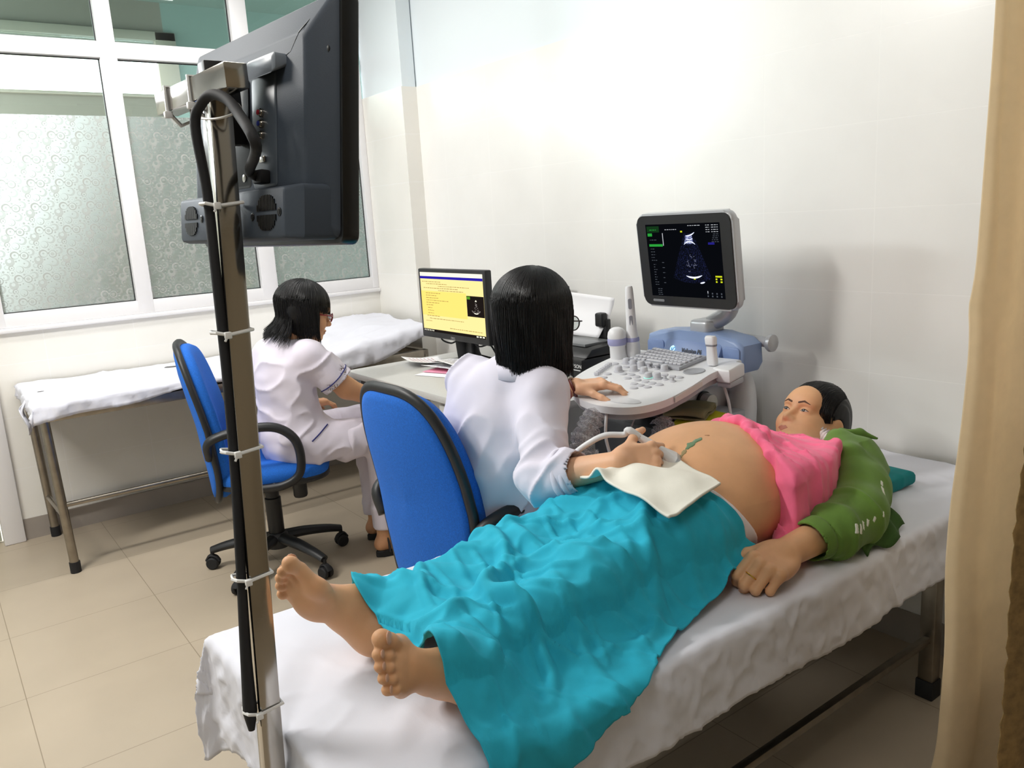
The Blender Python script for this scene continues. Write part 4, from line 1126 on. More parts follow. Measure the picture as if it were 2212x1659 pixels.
# rear grip bar with round end
bm = bmesh.new(); tube(bm, [(2.20, 1.75, .955), (2.20, 1.60, .948)], .017, 14); obj('grip_bar', bm, M_usg, us)
bm = bmesh.new(); lathe(bm, [(.014, -.012), (.024, -.010), (.029, -.002), (.028, .008), (.018, .014), (.004, .0155)], 24, frame((2.204, 1.588, .946), (1, 0, 0), (0, 0, 1), (0, -1, 0))); obj('grip_end', bm, M_silver, us)
# monitor arm and monitor
bm = bmesh.new(); box(bm, (-.045, -.04, 0), (.05, .04, .055), .014, Matrix.Translation((2.14, 1.80, .965)), 3); tube(bm, smooth_path([(2.15, 1.79, 1.0), (2.18, 1.74, 1.04), (2.17, 1.73, 1.10), (2.08, 1.76, 1.16)], 5), .035, 12, flat=.8); obj('monitor_arm', bm, M_silver, us)
mu = Vector((-.118, 0, .993)).normalized(); mr = Vector((0, -1, 0)); mn = mr.cross(mu)      # mn points to the operator
MMx = frame((2.018, 1.785, 1.222), mr, mu, mn)
bm = bmesh.new(); prism(bm, rrect(.402, .313, .032, 6), -.034, -.002, MMx, .012, 3); mon = obj('monitor_housing', bm, M_silver, us)
bm = bmesh.new(); prism(bm, rrect(.390, .301, .028, 6), -.004, .002, MMx, .0015, 1); bez = obj('monitor_bezel', bm, mat('black_monitor_bezel', '#17181a', .35), us)
bm = bmesh.new()
def P3(x, y, d=.0024): return MMx @ Vector((x, y, d))
def sr(x0, y0, x1, y1, mi, d=.0030): quad(bm, P3(x0, y0, d), P3(x1, y0, d), P3(x1, y1, d), P3(x0, y1, d), mi)
sr(-.155, -.118, .155, .122, 0, .0024)
sr(-.150, .096, -.095, .116, 1); sr(-.148, .083, -.128, .093, 2); sr(-.145, .049, -.085, .057, 2); sr(-.083, .052, -.080, .093, 5); sr(.105, .054, .13, .061, 3)
cm = [emis('#0b0d12', .5), emis('#163a1c', .6), emis('#2a9c3a', .7), emis('#23207e', .7), emis('#c6cf1e', .8), emis('#c9ccd2', .6), emis('#5d636c', .5)]
def words(x0, x1, y, mi, h=.0019):
    u = x0
    while u < x1:
        w = random.uniform(.004, .011); sr(u, y, min(u + w, x1), y + h, mi, .0033); u += w + .003
for i in range(5): words(-.14, -.14 + random.uniform(.014, .024), .040 - i * .0095, 6)
for i in range(9): words(-.134, -.126 + random.uniform(0, .01), -.012 - i * .0085, 6)
for i in range(4): words(-.125, -.105, -.094 - i * .0065, 6, .0018)
for i in range(5): words(-.095, -.088 + random.uniform(0, .006), -.005 - i * .017, 6)
words(-.138, -.108, .103, 2); words(-.140, -.11, .07, 6); words(-.07, -.02, .103, 5); words(.028, .078, .114, 5)
for i in range(4): words(.10, .115, .114 - i * .007, 5); words(.122, .148, .114 - i * .007, 5)
for i in range(5): words(.128 - i * .002, .148, .086 - i * .006, 6)
for i in range(3): sr(.123, -.066 + i * .0085, .149, -.061 + i * .0085, 4)
sr(.130, -.066, .142, -.050, 0, .0036)
for i in range(4): sr(.085 + i * .018, -.104, .090 + i * .018, -.099, 6); sr(.085 + i * .018, -.113, .090 + i * .018, -.108, 6)
sr(-.004, .094, .004, .099, 4); sr(.086, -.1, .089, -.094, 5)
obj('ultrasound_screen', bm, cm, mon, smooth=None)
# the scan itself: a fan of speckle with bright arcs
sm = bpy.data.materials.new('scan_speckle_light'); sm.use_nodes = True
nt = sm.node_tree; nt.nodes.clear(); e = N(nt, 'ShaderNodeEmission'); o_ = N(nt, 'ShaderNodeOutputMaterial'); tn = N(nt, 'ShaderNodeTexNoise'); tn.inputs['Scale'].default_value = 260
tc = N(nt, 'ShaderNodeTexCoord'); rp = N(nt, 'ShaderNodeValToRGB'); rp.color_ramp.elements[0].color = lin('#0b0d14'); rp.color_ramp.elements[1].color = lin('#252b55'); rp.color_ramp.elements[0].position = .46; rp.color_ramp.elements[1].position = .85
nt.links.new(tc.outputs['Object'], tn.inputs['Vector']); nt.links.new(tn.outputs['Fac'], rp.inputs[0]); nt.links.new(rp.outputs[0], e.inputs[0]); nt.links.new(e.outputs[0], o_.inputs[0]); e.inputs[1].default_value = .6
sm2 = sm.copy(); sm2.name = 'scan_bright_tissue_light'; r2 = [n for n in sm2.node_tree.nodes if n.type == 'VALTORGB'][0]; r2.color_ramp.elements[0].color = lin('#18205a'); r2.color_ramp.elements[1].color = lin('#c9d2ff'); r2.color_ramp.elements[0].position = .40; r2.color_ramp.elements[1].position = .66
bm = bmesh.new(); ap = (.028, .135)
def pol(r, a): return (ap[0] + r * math.sin(a), ap[1] - r * math.cos(a))
for k in range(24):
    a, b = -.40 + .8 * k / 24, -.40 + .8 * (k + 1) / 24
    for r0, r1, mi, d in ((.045, .205, 0, .0027),):
        p = [pol(r0, a), pol(r0, b), pol(r1, b), pol(r1, a)]; quad(bm, *[P3(x, y, d) for x, y in p], mi)
def arc(cx, cy, R, a0, a1, w, mi, n=10, d=.0031):
    for k in range(n):
        a, b = a0 + (a1 - a0) * k / n, a0 + (a1 - a0) * (k + 1) / n
        f = lambda t: w * (1 - abs(2 * t / n - 1) ** 3) * .5 + .0004
        quad(bm, P3(cx + (R - f(k)) * math.sin(a), cy + (R - f(k)) * math.cos(a), d), P3(cx + (R - f(k + 1)) * math.sin(b), cy + (R - f(k + 1)) * math.cos(b), d),
             P3(cx + (R + f(k + 1)) * math.sin(b), cy + (R + f(k + 1)) * math.cos(b), d), P3(cx + (R + f(k)) * math.sin(a), cy + (R + f(k)) * math.cos(a), d), mi)
for k in range(8):
    a, b = -.25 + .5 * k / 8, -.25 + .5 * (k + 1) / 8
    p = [pol(.052, a), pol(.052, b), pol(.078, b), pol(.078, a)]; quad(bm, *[P3(x, y, .0029) for x, y in p], 1)
arc(.022, .135, .052, PI - .65, PI + .1, .003, 2); arc(.03, .03, .034, -.75, .75, .003, 2); arc(.03, .10, .03, PI - .5, PI + .5, .002, 2)
arc(.035, .03, .082, PI - .45, PI + .38, .005, 2, d=.0033); arc(.05, .03, .10, PI - .3, PI - .1, .004, 2)
for k in range(16): 
    x, y = .03 + random.uniform(-.018, .02), .0 + random.uniform(-.03, .02); arc(x, y, .004, random.uniform(0, 6), random.uniform(0, 6), .0012, 3, 5)
quad(bm, P3(.035, -.058, .0035), P3(.043, -.058, .0035), P3(.043, -.055, .0035), P3(.035, -.055, .0035), 4)
obj('scan_image', bm, [sm, sm2, emis('#dfe5ff', .9), emis('#6c7088', .6), emis('#c6cf1e', .8)], mon, smooth=None)
bm = bmesh.new(); prism(bm, rrect(.05, .0085, .003, 3, -.128, -.134), .002, .0028, MMx, .0003); obj('maker_badge', bm, mat('grey_badge', '#77797d', .4), bez)
# probes parked in the holders
M_lav = mat('lavender_rubber_band', '#9a9cc4', .5); M_inl = mat('grey_grip_inlay', '#85868f', .5)
pr = thing('ultrasound_probe', 'tall thin white wand probe with two grey grips standing at the keyboard corner', 'ultrasound probe', PP(.468, .158), group='parked ultrasound probes')
wd = Vector((-.06, -.005, 1)).normalized(); wx = Vector((1, 0, .06)).normalized(); WMx = frame(PP(.468, .158, 0), wx, wd.cross(wx), wd)
bm = bmesh.new(); lathe(bm, [(.023, 0), (.025, .01), (.023, .05), (.022, .062), (.020, .075), (.0175, .10), (.0165, .14), (.0145, .20), (.0130, .232), (.0105, .240), (.002, .2415)], 24, WMx); wand = obj('wand_body', bm, M_usw, pr)
bm = bmesh.new(); lathe(bm, [(.0235, .052), (.0242, .056), (.0232, .064), (.022, .066)], 24, WMx @ Matrix.Translation((0, 0, 0))); obj('lavender_band', bm, M_lav, pr)
for z in (.125, .182):
    bm = bmesh.new(); vs = []
    for s_ in (-1, 1):
        pts = rrect(.012, .036, .0055, 4); 
        prism(bm, pts, .0100, .0168, WMx @ Matrix.Translation((0, 0, z)) @ Matrix.Rotation(math.radians(-38), 4, 'Z') @ frame((0, 0, 0), (0, 1, 0), (0, 0, 1), (-1, 0, 0)) if False else WMx @ Matrix.Translation((0, 0, z)) @ Matrix.Rotation(math.radians(225), 4, 'Z') @ frame((0, 0, 0), (0, 1, 0), (0, 0, 1), (1, 0, 0)), .001, 1)
        break
    obj('grip_inlay', bm, M_inl, wand)
p2_ = thing('ultrasound_probe', 'stubby dome-headed white probe with a lavender band in front of the tall wand', 'ultrasound probe', PP(.425, .190), group='parked ultrasound probes')
DM = frame(PP(.425, .190, -.005), (1, 0, .05), (0, 1, 0), (-.05, 0, 1))
bm = bmesh.new(); lathe(bm, [(.024, 0), (.027, .008), (.027, .045), (.030, .052)], 28, DM); obj('probe_base', bm, M_usw, p2_)
bm = bmesh.new(); lathe(bm, [(.030, .052), (.0325, .058), (.0325, .072), (.031, .076)], 28, DM); obj('lavender_band', bm, M_lav, p2_)
bm = bmesh.new(); lathe(bm, [(.0315, .0755), (.032, .082), (.029, .096), (.022, .106), (.012, .111), (.002, .112)], 28, DM); obj('dome_head', bm, M_usw, p2_)
p3_ = thing('ultrasound_probe', 'slim white probe standing in the rack on the right of the keyboard', 'ultrasound probe', PP(.456, -.150), group='parked ultrasound probes')
TM = frame(PP(.452, -.165, .002), (1, .1, .0), (-.1, 1, 0), (-.03, .06, 1))
bm = bmesh.new(); loft(bm, [[(x, y, z) for x, y in rrect(w, d, .008, 4)] for w, d, z in ((.022, .030, 0), (.024, .034, .012), (.022, .030, .06), (.024, .034, .066), (.025, .036, .085), (.020, .030, .092))], TM); obj('probe_body', bm, M_usw, p3_)
bm = bmesh.new(); loft(bm, [[(x, y, z) for x, y in rrect(w, d, .008, 4)] for w, d, z in ((.0235, .0325, .060), (.0245, .035, .0635), (.0245, .035, .066))], TM); obj('joint_ring', bm, M_inl, p3_)
bm = bmesh.new(); tube(bm, smooth_path([PP(.452, -.20, -.06), PP(.455, -.215, -.12), PP(.45, -.22, -.2), PP(.43, -.2, -.30)], 5), .0045, 8); obj('probe_cable', bm, M_usw, p3_)

# things on the tray at the machine's right side
bm = bmesh.new(); box(bm, (1.86, 1.59, .695), (2.02, 1.80, .708), .004); box(bm, (2.0, 1.64, .685), (2.14, 1.88, .728), .004); obj('side_tray', bm, M_usg, us)
gb = thing('gel_bottle', 'white gel bottle with black print lying under the control panel', 'bottle', (2.045, 1.77, .728))
BM_ = frame((2.045, 1.785, .7625), (1, 0, 0), (0, 0, 1), (0, -1, -.05))
bm = bmesh.new(); lathe(bm, [(.030, -.10), (.034, -.09), (.034, .03), (.030, .042), (.024, .045)], 24, BM_); obj('bottle_body', bm, M_white, gb)
bm = bmesh.new(); lathe(bm, [(.026, .045), (.034, .047), (.034, .055), (.026, .057)], 24, BM_); obj('neck_ring', bm, mat('black_neck_ring', '#2a2a28', .5), gb)
bm = bmesh.new(); lathe(bm, [(.029, .057), (.030, .065), (.028, .085), (.010, .09), (.005, .092), (.004, .105), (.001, .106)], 24, BM_); obj('cap', bm, mat('cloudy_white_cap', '#cfcfc8', .4), gb)
bm = bmesh.new(); lathe(bm, [(.0343, -.02), (.0345, -.019), (.0345, -.005), (.0343, -.004)], 24, BM_); obj('printed_band', bm, mat('dark_label_print', '#3a3f3d', .5), gb)
def folded(name, m, c, w, d, n, th, yaw, label, seed, cat='cloth'):
    bm = bmesh.new(); T = Matrix.Translation(c) @ Matrix.Rotation(yaw, 4, 'Z')
    pts = []
    for i in range(n): 
        z = th * (i + .5); xs_ = (-w / 2, w / 2) if i % 2 == 0 else (w / 2, -w / 2)
        for k in range(7):
            t = k / 6; x = xs_[0] + (xs_[1] - xs_[0]) * t; pts.append((x, z + .004 * math.sin(x * 60 + seed + i)))
    pts = [p[:2] for p in smooth_path([(a, b, 0) for a, b in pts], 3)]
    G = np.zeros((len(pts), 10, 3))
    for j in range(10):
        y = -d / 2 + d * j / 9
        for i, (x, z) in enumerate(pts): G[i, j] = T @ Vector((x + .004 * math.sin(y * 50 + i * .2), y, max(.004, z + .006 * math.sin(y * 35 + seed) * (z / (n * th)))))
    return tag(cloth(name, G, m, None, .004), label, cat)
folded('folded_towel', mat('yellow_towel', '#c9c21c', .9, bump=.3, bscale=500), (1.955, 1.665, .708), .15, .13, 3, .011, .35, 'bright yellow folded cloth on the tray under the control panel', 1)
folded('folded_towel', mat('khaki_towel', '#8d8462', .9, bump=.3, bscale=500), (1.925, 1.69, .745), .14, .13, 3, .009, .45, 'khaki folded cloth lying on top of the yellow cloth', 2)
# bagged probe hose hanging in front of the cabinet
M_bag = bpy.data.materials.new('clear_plastic_bag'); M_bag.use_nodes = True
nt = M_bag.node_tree; nt.nodes.clear(); o_ = N(nt, 'ShaderNodeOutputMaterial'); tr = N(nt, 'ShaderNodeBsdfTransparent'); pb2 = N(nt, 'ShaderNodeBsdfPrincipled'); mx = N(nt, 'ShaderNodeMixShader')
pb2.inputs['Base Color'].default_value = lin('#d6d6dc'); pb2.inputs['Roughness'].default_value = .12; tn = N(nt, 'ShaderNodeTexNoise'); tn.inputs['Scale'].default_value = 55; mr_ = N(nt, 'ShaderNodeMapRange'); mr_.inputs[1].default_value = .35; mr_.inputs[2].default_value = .7; mr_.inputs[3].default_value = .12; mr_.inputs[4].default_value = .75
nt.links.new(tn.outputs['Fac'], mr_.inputs[0]); nt.links.new(mr_.outputs[0], mx.inputs[0]); nt.links.new(tr.outputs[0], mx.inputs[1]); nt.links.new(pb2.outputs[0], mx.inputs[2]); nt.links.new(mx.outputs[0], o_.inputs[0])
LP = smooth_path([(1.455, 1.62, .85), (1.42, 1.61, .82), (1.385, 1.60, .79), (1.375, 1.59, .755), (1.40, 1.575, .73), (1.455, 1.565, .705), (1.53, 1.56, .70), (1.62, 1.565, .715), (1.685, 1.58, .755), (1.70, 1.60, .79)], 8)
hose = thing('bagged_hose', 'looped hose in a crinkled clear plastic bag under the control panel', 'hose', (1.52, 1.6, .66))
bm = bmesh.new(); rr_ = [.027 + .007 * math.sin(i * 1.7) + .004 * math.sin(i * 3.1) for i in range(len(LP))]; tube(bm, LP, rr_, 12); hs = obj('plastic_bag', bm, M_bag, hose, smooth=180)
for v in hs.data.vertices: v.co += Vector(np.random.default_rng(v.index).normal(0, .003, 3))
bm = bmesh.new(); tube(bm, LP, .011, 8); obj('hose', bm, mat('grey_hose', '#85868c', .5), hose)
for k, (pp, lab) in enumerate(((((1.50, 1.62, .845), (1.485, 1.61, .78), (1.49, 1.60, .72), (1.475, 1.60, .68)), 'thin white cable hanging into the plastic bag under the panel'), (((1.62, 1.60, .845), (1.58, 1.60, .80), (1.555, 1.60, .74), (1.55, 1.60, .69)), 'thin clear tube curving down under the middle of the panel'))):
    bm = bmesh.new(); tube(bm, smooth_path(pp, 6), .0045 - .002 * k, 8); tag(obj('probe_cable', bm, M_usw if k == 0 else M_bag, smooth=180), lab, 'cable')
# =================================================================== PEOPLE
def skin(name, c, noise=.07):
    return mat(name, c, .48, noise=noise, nscale=14, sss=.12, bump=.06, bscale=350, spec=.35)
M_skin_p = skin('tan_skin', '#dba87e', .07)
M_skin_d = skin('light_skin', '#deae8c')
M_skin_n = skin('warm_skin', '#cf9a74')
M_hair = mat('black_hair', '#0c0b0d', .42, spec=.35)
M_lip = mat('lip_colour', '#b3705a', .45); M_lipn = mat('lip_colour_dark', '#8a4a48', .45)
M_brow = mat('eyebrow_hair', '#5a4030', .8)
M_eye = mat('eye_white', '#cbbfb2', .2); M_iris = mat('dark_iris', '#120d0a', .1)
M_nostril = mat('dark_nostril', '#2a140e', .8)

def R3(f, l, u): return np.stack([unit(f), unit(l), unit(u)], 1)
class Head:
    """head frame: f forward, u up, l to the person's left; h() maps local (f,l,u) to world"""
    def __init__(s, c, f, u, k=1.0):
        s.c = np.array(c, float); s.f = unit(f); u = np.array(u, float); s.u = unit(u - s.f * (u @ s.f)); s.l = np.cross(s.u, s.f); s.k = k
        s.R = np.stack([s.f, s.l, s.u], 1)
    def h(s, a, b, c): return s.c + s.k * (s.f * a + s.l * b + s.u * c)
    def sdf(s, S):
        k = s.k; h = s.h; R = s.R
        S.ell(h(-.012, 0, .032), np.array((.096, .076, .086)) * k, R, .03)
        S.ell(h(.022, 0, -.028), np.array((.066, .062, .082)) * k, R, .03)
        for q in (-1, 1):
            S.cap(h(-.012, .052 * q, -.048), h(.050, .024 * q, -.088), .020 * k, .017 * k, .03)
            S.ell(h(.055, .038 * q, -.034), np.array((.032, .031, .032)) * k, R, .025)
            S.ell(h(.074, .026 * q, .022), np.array((.016, .026, .011)) * k, R, .018)
        S.ell(h(.066, 0, -.092), np.array((.022, .026, .019)) * k, R, .03)
        S.ell(h(.066, 0, .045), np.array((.028, .05, .035)) * k, R, .03)
        for q in (-1, 1): S.ell(h(.096, .033 * q, .001), np.array((.016, .019, .011)) * k, R, .012, 's')
        for q in (-1, 1): S.ell(h(.074, .0325 * q, .0015), np.array((.0155, .0175, .0120)) * k, R, .008)
        S.cap(h(.080, 0, .012), h(.1075, 0, -.030), .0070 * k, .0112 * k, .012)
        for q in (-1, 1):
            S.ell(h(.094, .0125 * q, -.034), np.array((.0125, .0085, .0085)) * k, R, .008)
            S.ell(h(.1035, .0068 * q, -.0435), np.array((.0055, .0036, .0050)) * k, R, .002, 's')
        S.ell(h(.086, 0, -.060), np.array((.014, .024, .0075)) * k, R, .008); S.ell(h(.0835, 0, -.0715), np.array((.013, .020, .0075)) * k, R, .006)
        S.cap(h(.1015, -.021, -.0655), h(.1015, .021, -.0655), .0016 * k, None, .004, 's')
        for q in (-1, 1):
            e = R @ np.array([[.86, .35 * q, 0], [-.35 * q, .86, 0], [0, 0, 1.]])
            S.ell(h(-.016, .078 * q, -.008), np.array((.019, .0075, .031)) * k, e, .008)
            S.ell(h(-.012, .0855 * q, -.004), np.array((.0105, .0050, .0185)) * k, e, .005, 's')
        return S
    def face(s, S, parent, lip=None):
        """lips, brows, lids and eyes as thin coloured skins lying on the face, each drawn in the (l,u) plane"""
        k = s.k
        def region(poly, ws, closed=False):
            A = np.array(poly, float) * k; ws = np.array(ws, float) * k
            def f(P):
                q = (P - s.c); x = np.stack([q @ s.l, q @ s.u], 1); best = np.full(len(P), 9.0)
                for i in range(len(A) - 1):
                    a, b = A[i], A[i + 1]; ba = b - a; t = np.clip(((x - a) @ ba) / (ba @ ba), 0, 1)
                    best = np.minimum(best, np.linalg.norm(x - a - t[:, None] * ba, axis=1) - (ws[i] + (ws[i + 1] - ws[i]) * t))
                return np.maximum(best, .045 * k - q @ s.f)
            return f
        def skin_patch(name, f, m, off, c, ext=.032, vox=.0012, par=None):
            T = SDF(); T.add(S, 0, 'u', off); T.fn(f, 0, 'i'); c = s.h(.08, *c)
            P, F = T.mesh(c - ext * k, c + ext * k, vox * k)
            if len(F): return mesh_np(name, P, F, m, par or parent)
        skin_patch('lips', region([(-.020, -.0655), (-.008, -.0625), (0, -.0640), (.008, -.0625), (.020, -.0655)], [.001, .0045, .0040, .0045, .001]), lip or M_lip, .0007, (0, -.065))
        skin_patch('lips', region([(-.017, -.0670), (0, -.0715), (.017, -.0670)], [.001, .0050, .001]), lip or M_lip, .0008, (0, -.069))
        for q in (-1, 1):
            skin_patch('nostril', region([(.0060 * q, -.0445), (.0085 * q, -.0415)], [.0026, .0018]), M_nostril, .0006, (.007 * q, -.043), .02)
            skin_patch('eyebrow', region([(.013 * q, .021), (.030 * q, .0265), (.047 * q, .0215)], [.0028, .0030, .0010]), M_brow, .0008, (.03 * q, .024))
            al = region([(.0205 * q, -.0012), (.0265 * q, .0008), (.0325 * q, .0014), (.0385 * q, .0008), (.0450 * q, -.0002)], [.0006, .0034, .0042, .0034, .0006])
            e = skin_patch('eye', al, M_eye, .0007, (.032 * q, 0), .026, .0009)
            ir = region([(.0320 * q, .0012), (.0325 * q, .0014)], [.0058, .0058])
            skin_patch('iris', lambda P: np.maximum(al(P), ir(P)), M_iris, .0013, (.032 * q, 0), .022, .0009, par=e)
            skin_patch('eyelashes', region([(.0195 * q, -.0008), (.0265 * q, .0040), (.0325 * q, .0054), (.0390 * q, .0042), (.0470 * q, .0006)], [.0006, .0011, .0013, .0013, .0006]), M_brow, .0012, (.033 * q, .003), .026, .0009)

def add_hand(S, W, d, n, side, curls, spread=(.10, .03, -.04, -.11), thumb=(35, 20, 25), k=1.0, palm=.086, fat=1.0):
    """W wrist, d along the palm, n out of the back of the hand, side +1 when the thumb lies toward d x n"""
    W = np.array(W, float); d = unit(d); n = np.array(n, float); n = unit(n - d * (n @ d)); t = np.cross(d, n) * side
    R = np.stack([d, t, n], 1)
    S.rbox(W + d * palm * .55 * k, np.array((palm * .52, .037, .0125)) * k, .011 * k, R, .02)
    S.ell(W + (d * .03 + t * .027 - n * .008) * k, np.array((.032, .016, .014)) * k, R, .015)
    S.ell(W + (d * .045 - t * .028 - n * .006) * k, np.array((.034, .013, .013)) * k, R, .015)
    tips = []
    L = ((.043, .026, .021), (.047, .030, .022), (.044, .028, .021), (.035, .021, .019))
    for i in range(4):
        p = W + (d * (palm + (.002, .006, .002, -.008)[i]) + t * (.029 - .0195 * i) + n * .001) * k
        a = 0; r = (.0092, .0095, .0090, .0080)[i] * fat
        S.ell(p - d * .002 + n * .002, np.array((.011, .0095, .0105)) * k, R, .008)
        base = unit(d + t * spread[i]); pts = [p]; rs = [r * k]
        for j in range(3):
            a += math.radians(curls[i][j]); v = base * math.cos(a) - n * math.sin(a)
            p = p + v * L[i][j] * k; pts.append(p); rs.append((r - .0010 * (j + 1)) * k)
        F_ = SDF(); F_.chain(pts, rs, .004)
        S.add(F_, .006); tips.append((pts, base))
    # thumb from the side of the palm near its base
    p = W + (d * .024 + t * .030 - n * .006) * k; a = math.radians(thumb[0])
    v = unit(d * math.cos(a) + t * math.sin(a) - n * .25); pts = [p]; rs = [.013 * k]
    for j, l in enumerate((.040, .030, .024)):
        p = p + v * l * k; pts.append(p); rs.append((.0112, .0098, .0080)[j] * k)
        b = math.radians(thumb[1] if j == 0 else thumb[2]); v = unit(v * math.cos(b) - t * math.sin(b) * .75 - n * math.sin(b) * .6)
    T = SDF(); T.chain(pts, rs, .004); S.add(T, .010)
    return tips, (pts, t, n)

def nail(parent, tip, base, n_, m, r=.0062):
    pts = tip
    v = unit(pts[-1] - pts[-2]); b = unit(n_ - v * (n_ @ v))
    c = pts[-1] + b * .0056 - v * .002
    S = SDF(); S.ell(c, (r * 1.05, r * .8, .0014), np.stack([v, np.cross(b, v), b], 1))
    P, F = S.mesh(c - .012, c + .012, .0012); mesh_np('fingernail', P, F, m, parent)
M_nail = mat('pale_nail', '#d8ab90', .3)

def strands(name, C, r0, r1, m, parent):
    """hair: C (N,K,3) curves -> thin four-sided tapering locks, one mesh"""
    N_, K = C.shape[:2]
    T = np.gradient(C, axis=1); T /= np.linalg.norm(T, axis=2, keepdims=True) + 1e-9
    A = np.cross(T, np.array([.31, .17, .93])); A /= np.linalg.norm(A, axis=2, keepdims=True) + 1e-9
    B = np.cross(T, A)
    t = np.linspace(0, 1, K)[None, :, None]; r = (r0 + (r1 - r0) * t ** 1.5)
    ring = np.stack([C + A * r, C + B * r, C - A * r, C - B * r], 2)
    idx = np.arange(N_ * K * 4).reshape(N_, K, 4); F = []
    for q in range(4):
        F.append(np.stack([idx[:, :-1, q], idx[:, :-1, (q + 1) % 4], idx[:, 1:, (q + 1) % 4], idx[:, 1:, q]], -1).reshape(-1, 4))
    return mesh_np(name, ring.reshape(-1, 3), np.concatenate(F), m, parent)

def wrinkles(freq, amp, seed, dirs=None, sharp=1.7):
    M_ = np.eye(3) if dirs is None else np.array(dirs, float)
    return lambda P: amp * (ridge(P @ M_.T, freq, seed, sharp) * .8 + .45 * vnoise(P @ M_.T, np.array(freq) * 1.9, seed + 2) - .25)

# ------------------------------------------------------------------ the patient on the bed
pat = thing('person', 'pregnant woman in pink top and green jacket lying on the front bed', 'person', (1.3, 1.2, .62))
PB = SDF()
PB.ell((1.458, 1.228, .734), (.222, .208, .153), k=.05)
PB.ell((1.35, 1.215, .708), (.17, .185, .088), k=.06)
PB.ell((1.715, 1.225, .696), (.19, .175, .090), k=.08)
for q in (-1, 1): PB.ell((1.66, 1.225 + .085 * q, .766), (.08, .075, .042), k=.05)
for y in (1.105, 1.30): PB.ell((1.22, y, .705), (.12, .098, .088), k=.05)
TORSO = list(PB.ops)
HP = Head((1.984, 1.290, .777), (-.81, .14, .57), (.66, -.04, .78), .95)
HP.sdf(PB)
PB.chain([(1.82, 1.235, .695), (1.90, 1.27, .725), tuple(HP.h(-.015, 0, -.055))], [.062, .056, .054], .05)
PB.chain([(1.80, 1.07, .705), (1.62, .952, .680), (1.375, .955, .672)], [.052, .042, .031], .04)       # left arm
PB.chain([(1.83, 1.39, .705), (1.62, 1.425, .675), (1.40, 1.44, .665)], [.05, .038, .03], .04)       # right arm
# legs
RK, LK = (.93, 1.315, .680), (.93, 1.075, .685)
PB.chain([(1.22, 1.30, .705), RK, (.60, 1.262, .672)], [.088, .058, .040], .05)
PB.chain([(1.22, 1.105, .705), LK, (.635, 1.062, .672)], [.088, .058, .040], .05)
def foot(S, heel, D, Sn, ank, k=1.0):
    """heel centre, D toward the toes, Sn out of the sole; l = little-toe side"""
    D = unit(D); Sn = np.array(Sn, float); Sn = unit(Sn - D * (Sn @ D)); up = -Sn
    return D, up
def add_foot(S, heel, D, Sn, lat, ank, k=1.0):
    heel = np.array(heel, float); D = unit(D); up = -np.array(Sn, float); up = unit(up - D * (up @ D)); l = np.cross(D, up); 
    if l @ np.array(lat, float) < 0: l = -l
    p = lambda d, s, e: heel + k * (D * d + up * s + l * e)
    R = np.stack([D, up, l], 1)
    S.ell(p(0, .030, 0), np.array((.034, .034, .029)) * k, R, .02)
    S.ell(p(.065, .030, .008), np.array((.070, .026, .028)) * k, R, .03)
    S.ell(p(.145, .020, .0), np.array((.042, .017, .043)) * k, R, .025)
    S.ell(p(.150, .013, -.026), np.array((.022, .014, .018)) * k, R, .012)
    S.ell(p(.125, .010, .020), np.array((.032, .012, .024)) * k, R, .012)
    S.chain([p(.015, .085, 0), p(.06, .062, -.004), p(.13, .030, -.006)], [.036 * k, .030 * k, .017 * k], .03)
    S.cap(np.array(ank, float), p(.012, .08, 0), .040 * k, .036 * k, .04)
    for q in (-1, 1): S.ell(p(.012, .072, .034 * q), np.array((.013, .013, .009)) * k, R, .012)
    toes = []
    for e, d0, L, r in ((-.027, .175, .045, .0140), (-.006, .183, .034, .0092), (.0095, .178, .031, .0086), (.024, .169, .027, .0083), (.0375, .157, .023, .0085)):
        a, m_, b = p(d0 - .012, .018, e * .95), p(d0 + L * .45, .022, e), p(d0 + L * .85, .013 if r < .01 else .018, e)
        T = SDF(); T.chain([a, m_], [r * .95 * k, r * .92 * k], .003); T.ell(b, np.array((r * 1.25, r * 1.05, r * 1.05)) * k, R, .006)
        S.add(T, .005); toes.append((b, D, up, l, r))
    return toes
N_F0 = len(PB.ops)
toesR = add_foot(PB, (.545, 1.240, .654), (-.60, .20, .77), (-.66, -.66, -.34), (-.45, .72, -.53), (.60, 1.262, .674), 1.0)
toesL = add_foot(PB, (.572, 1.078, .660), (-.60, -.42, .58), (-.66, .70, -.12), (.1, -.1, -1), (.645, 1.062, .675), 1.0)
N_F1 = len(PB.ops)
# left hand resting palm down at the bed edge
tipsP, thP = add_hand(PB, (1.378, .955, .672), (-.96, -.18, .03), (-.12, -.45, .89), 1, ((52, 72, 40), (56, 74, 40), (60, 74, 40), (64, 70, 35)), spread=(.05, .01, -.03, -.07), thumb=(28, 15, 20), k=1.08, fat=1.2)
if tipsP[0][0][0][1] < tipsP[3][0][0][1]: print('WARN patient thumb side')
regs = [PB.mesh((1.85, 1.14, .62), (2.15, 1.46, .96), .0026), PB.mesh((1.10, .96, .62), (1.88, 1.46, .95), .0055),
        PB.mesh((1.13, .82, .61), (1.54, 1.03, .76), .0023), PB.mesh((1.50, .90, .60), (1.92, 1.06, .78), .006), PB.mesh((.36, .90, .60), (.72, 1.42, .90), .0026), PB.mesh((.68, .96, .60), (1.14, 1.46, .86), .009)]
V_, F_ = join(regs)
pb_o = mesh_np('body', V_, F_, M_skin_p, pat)
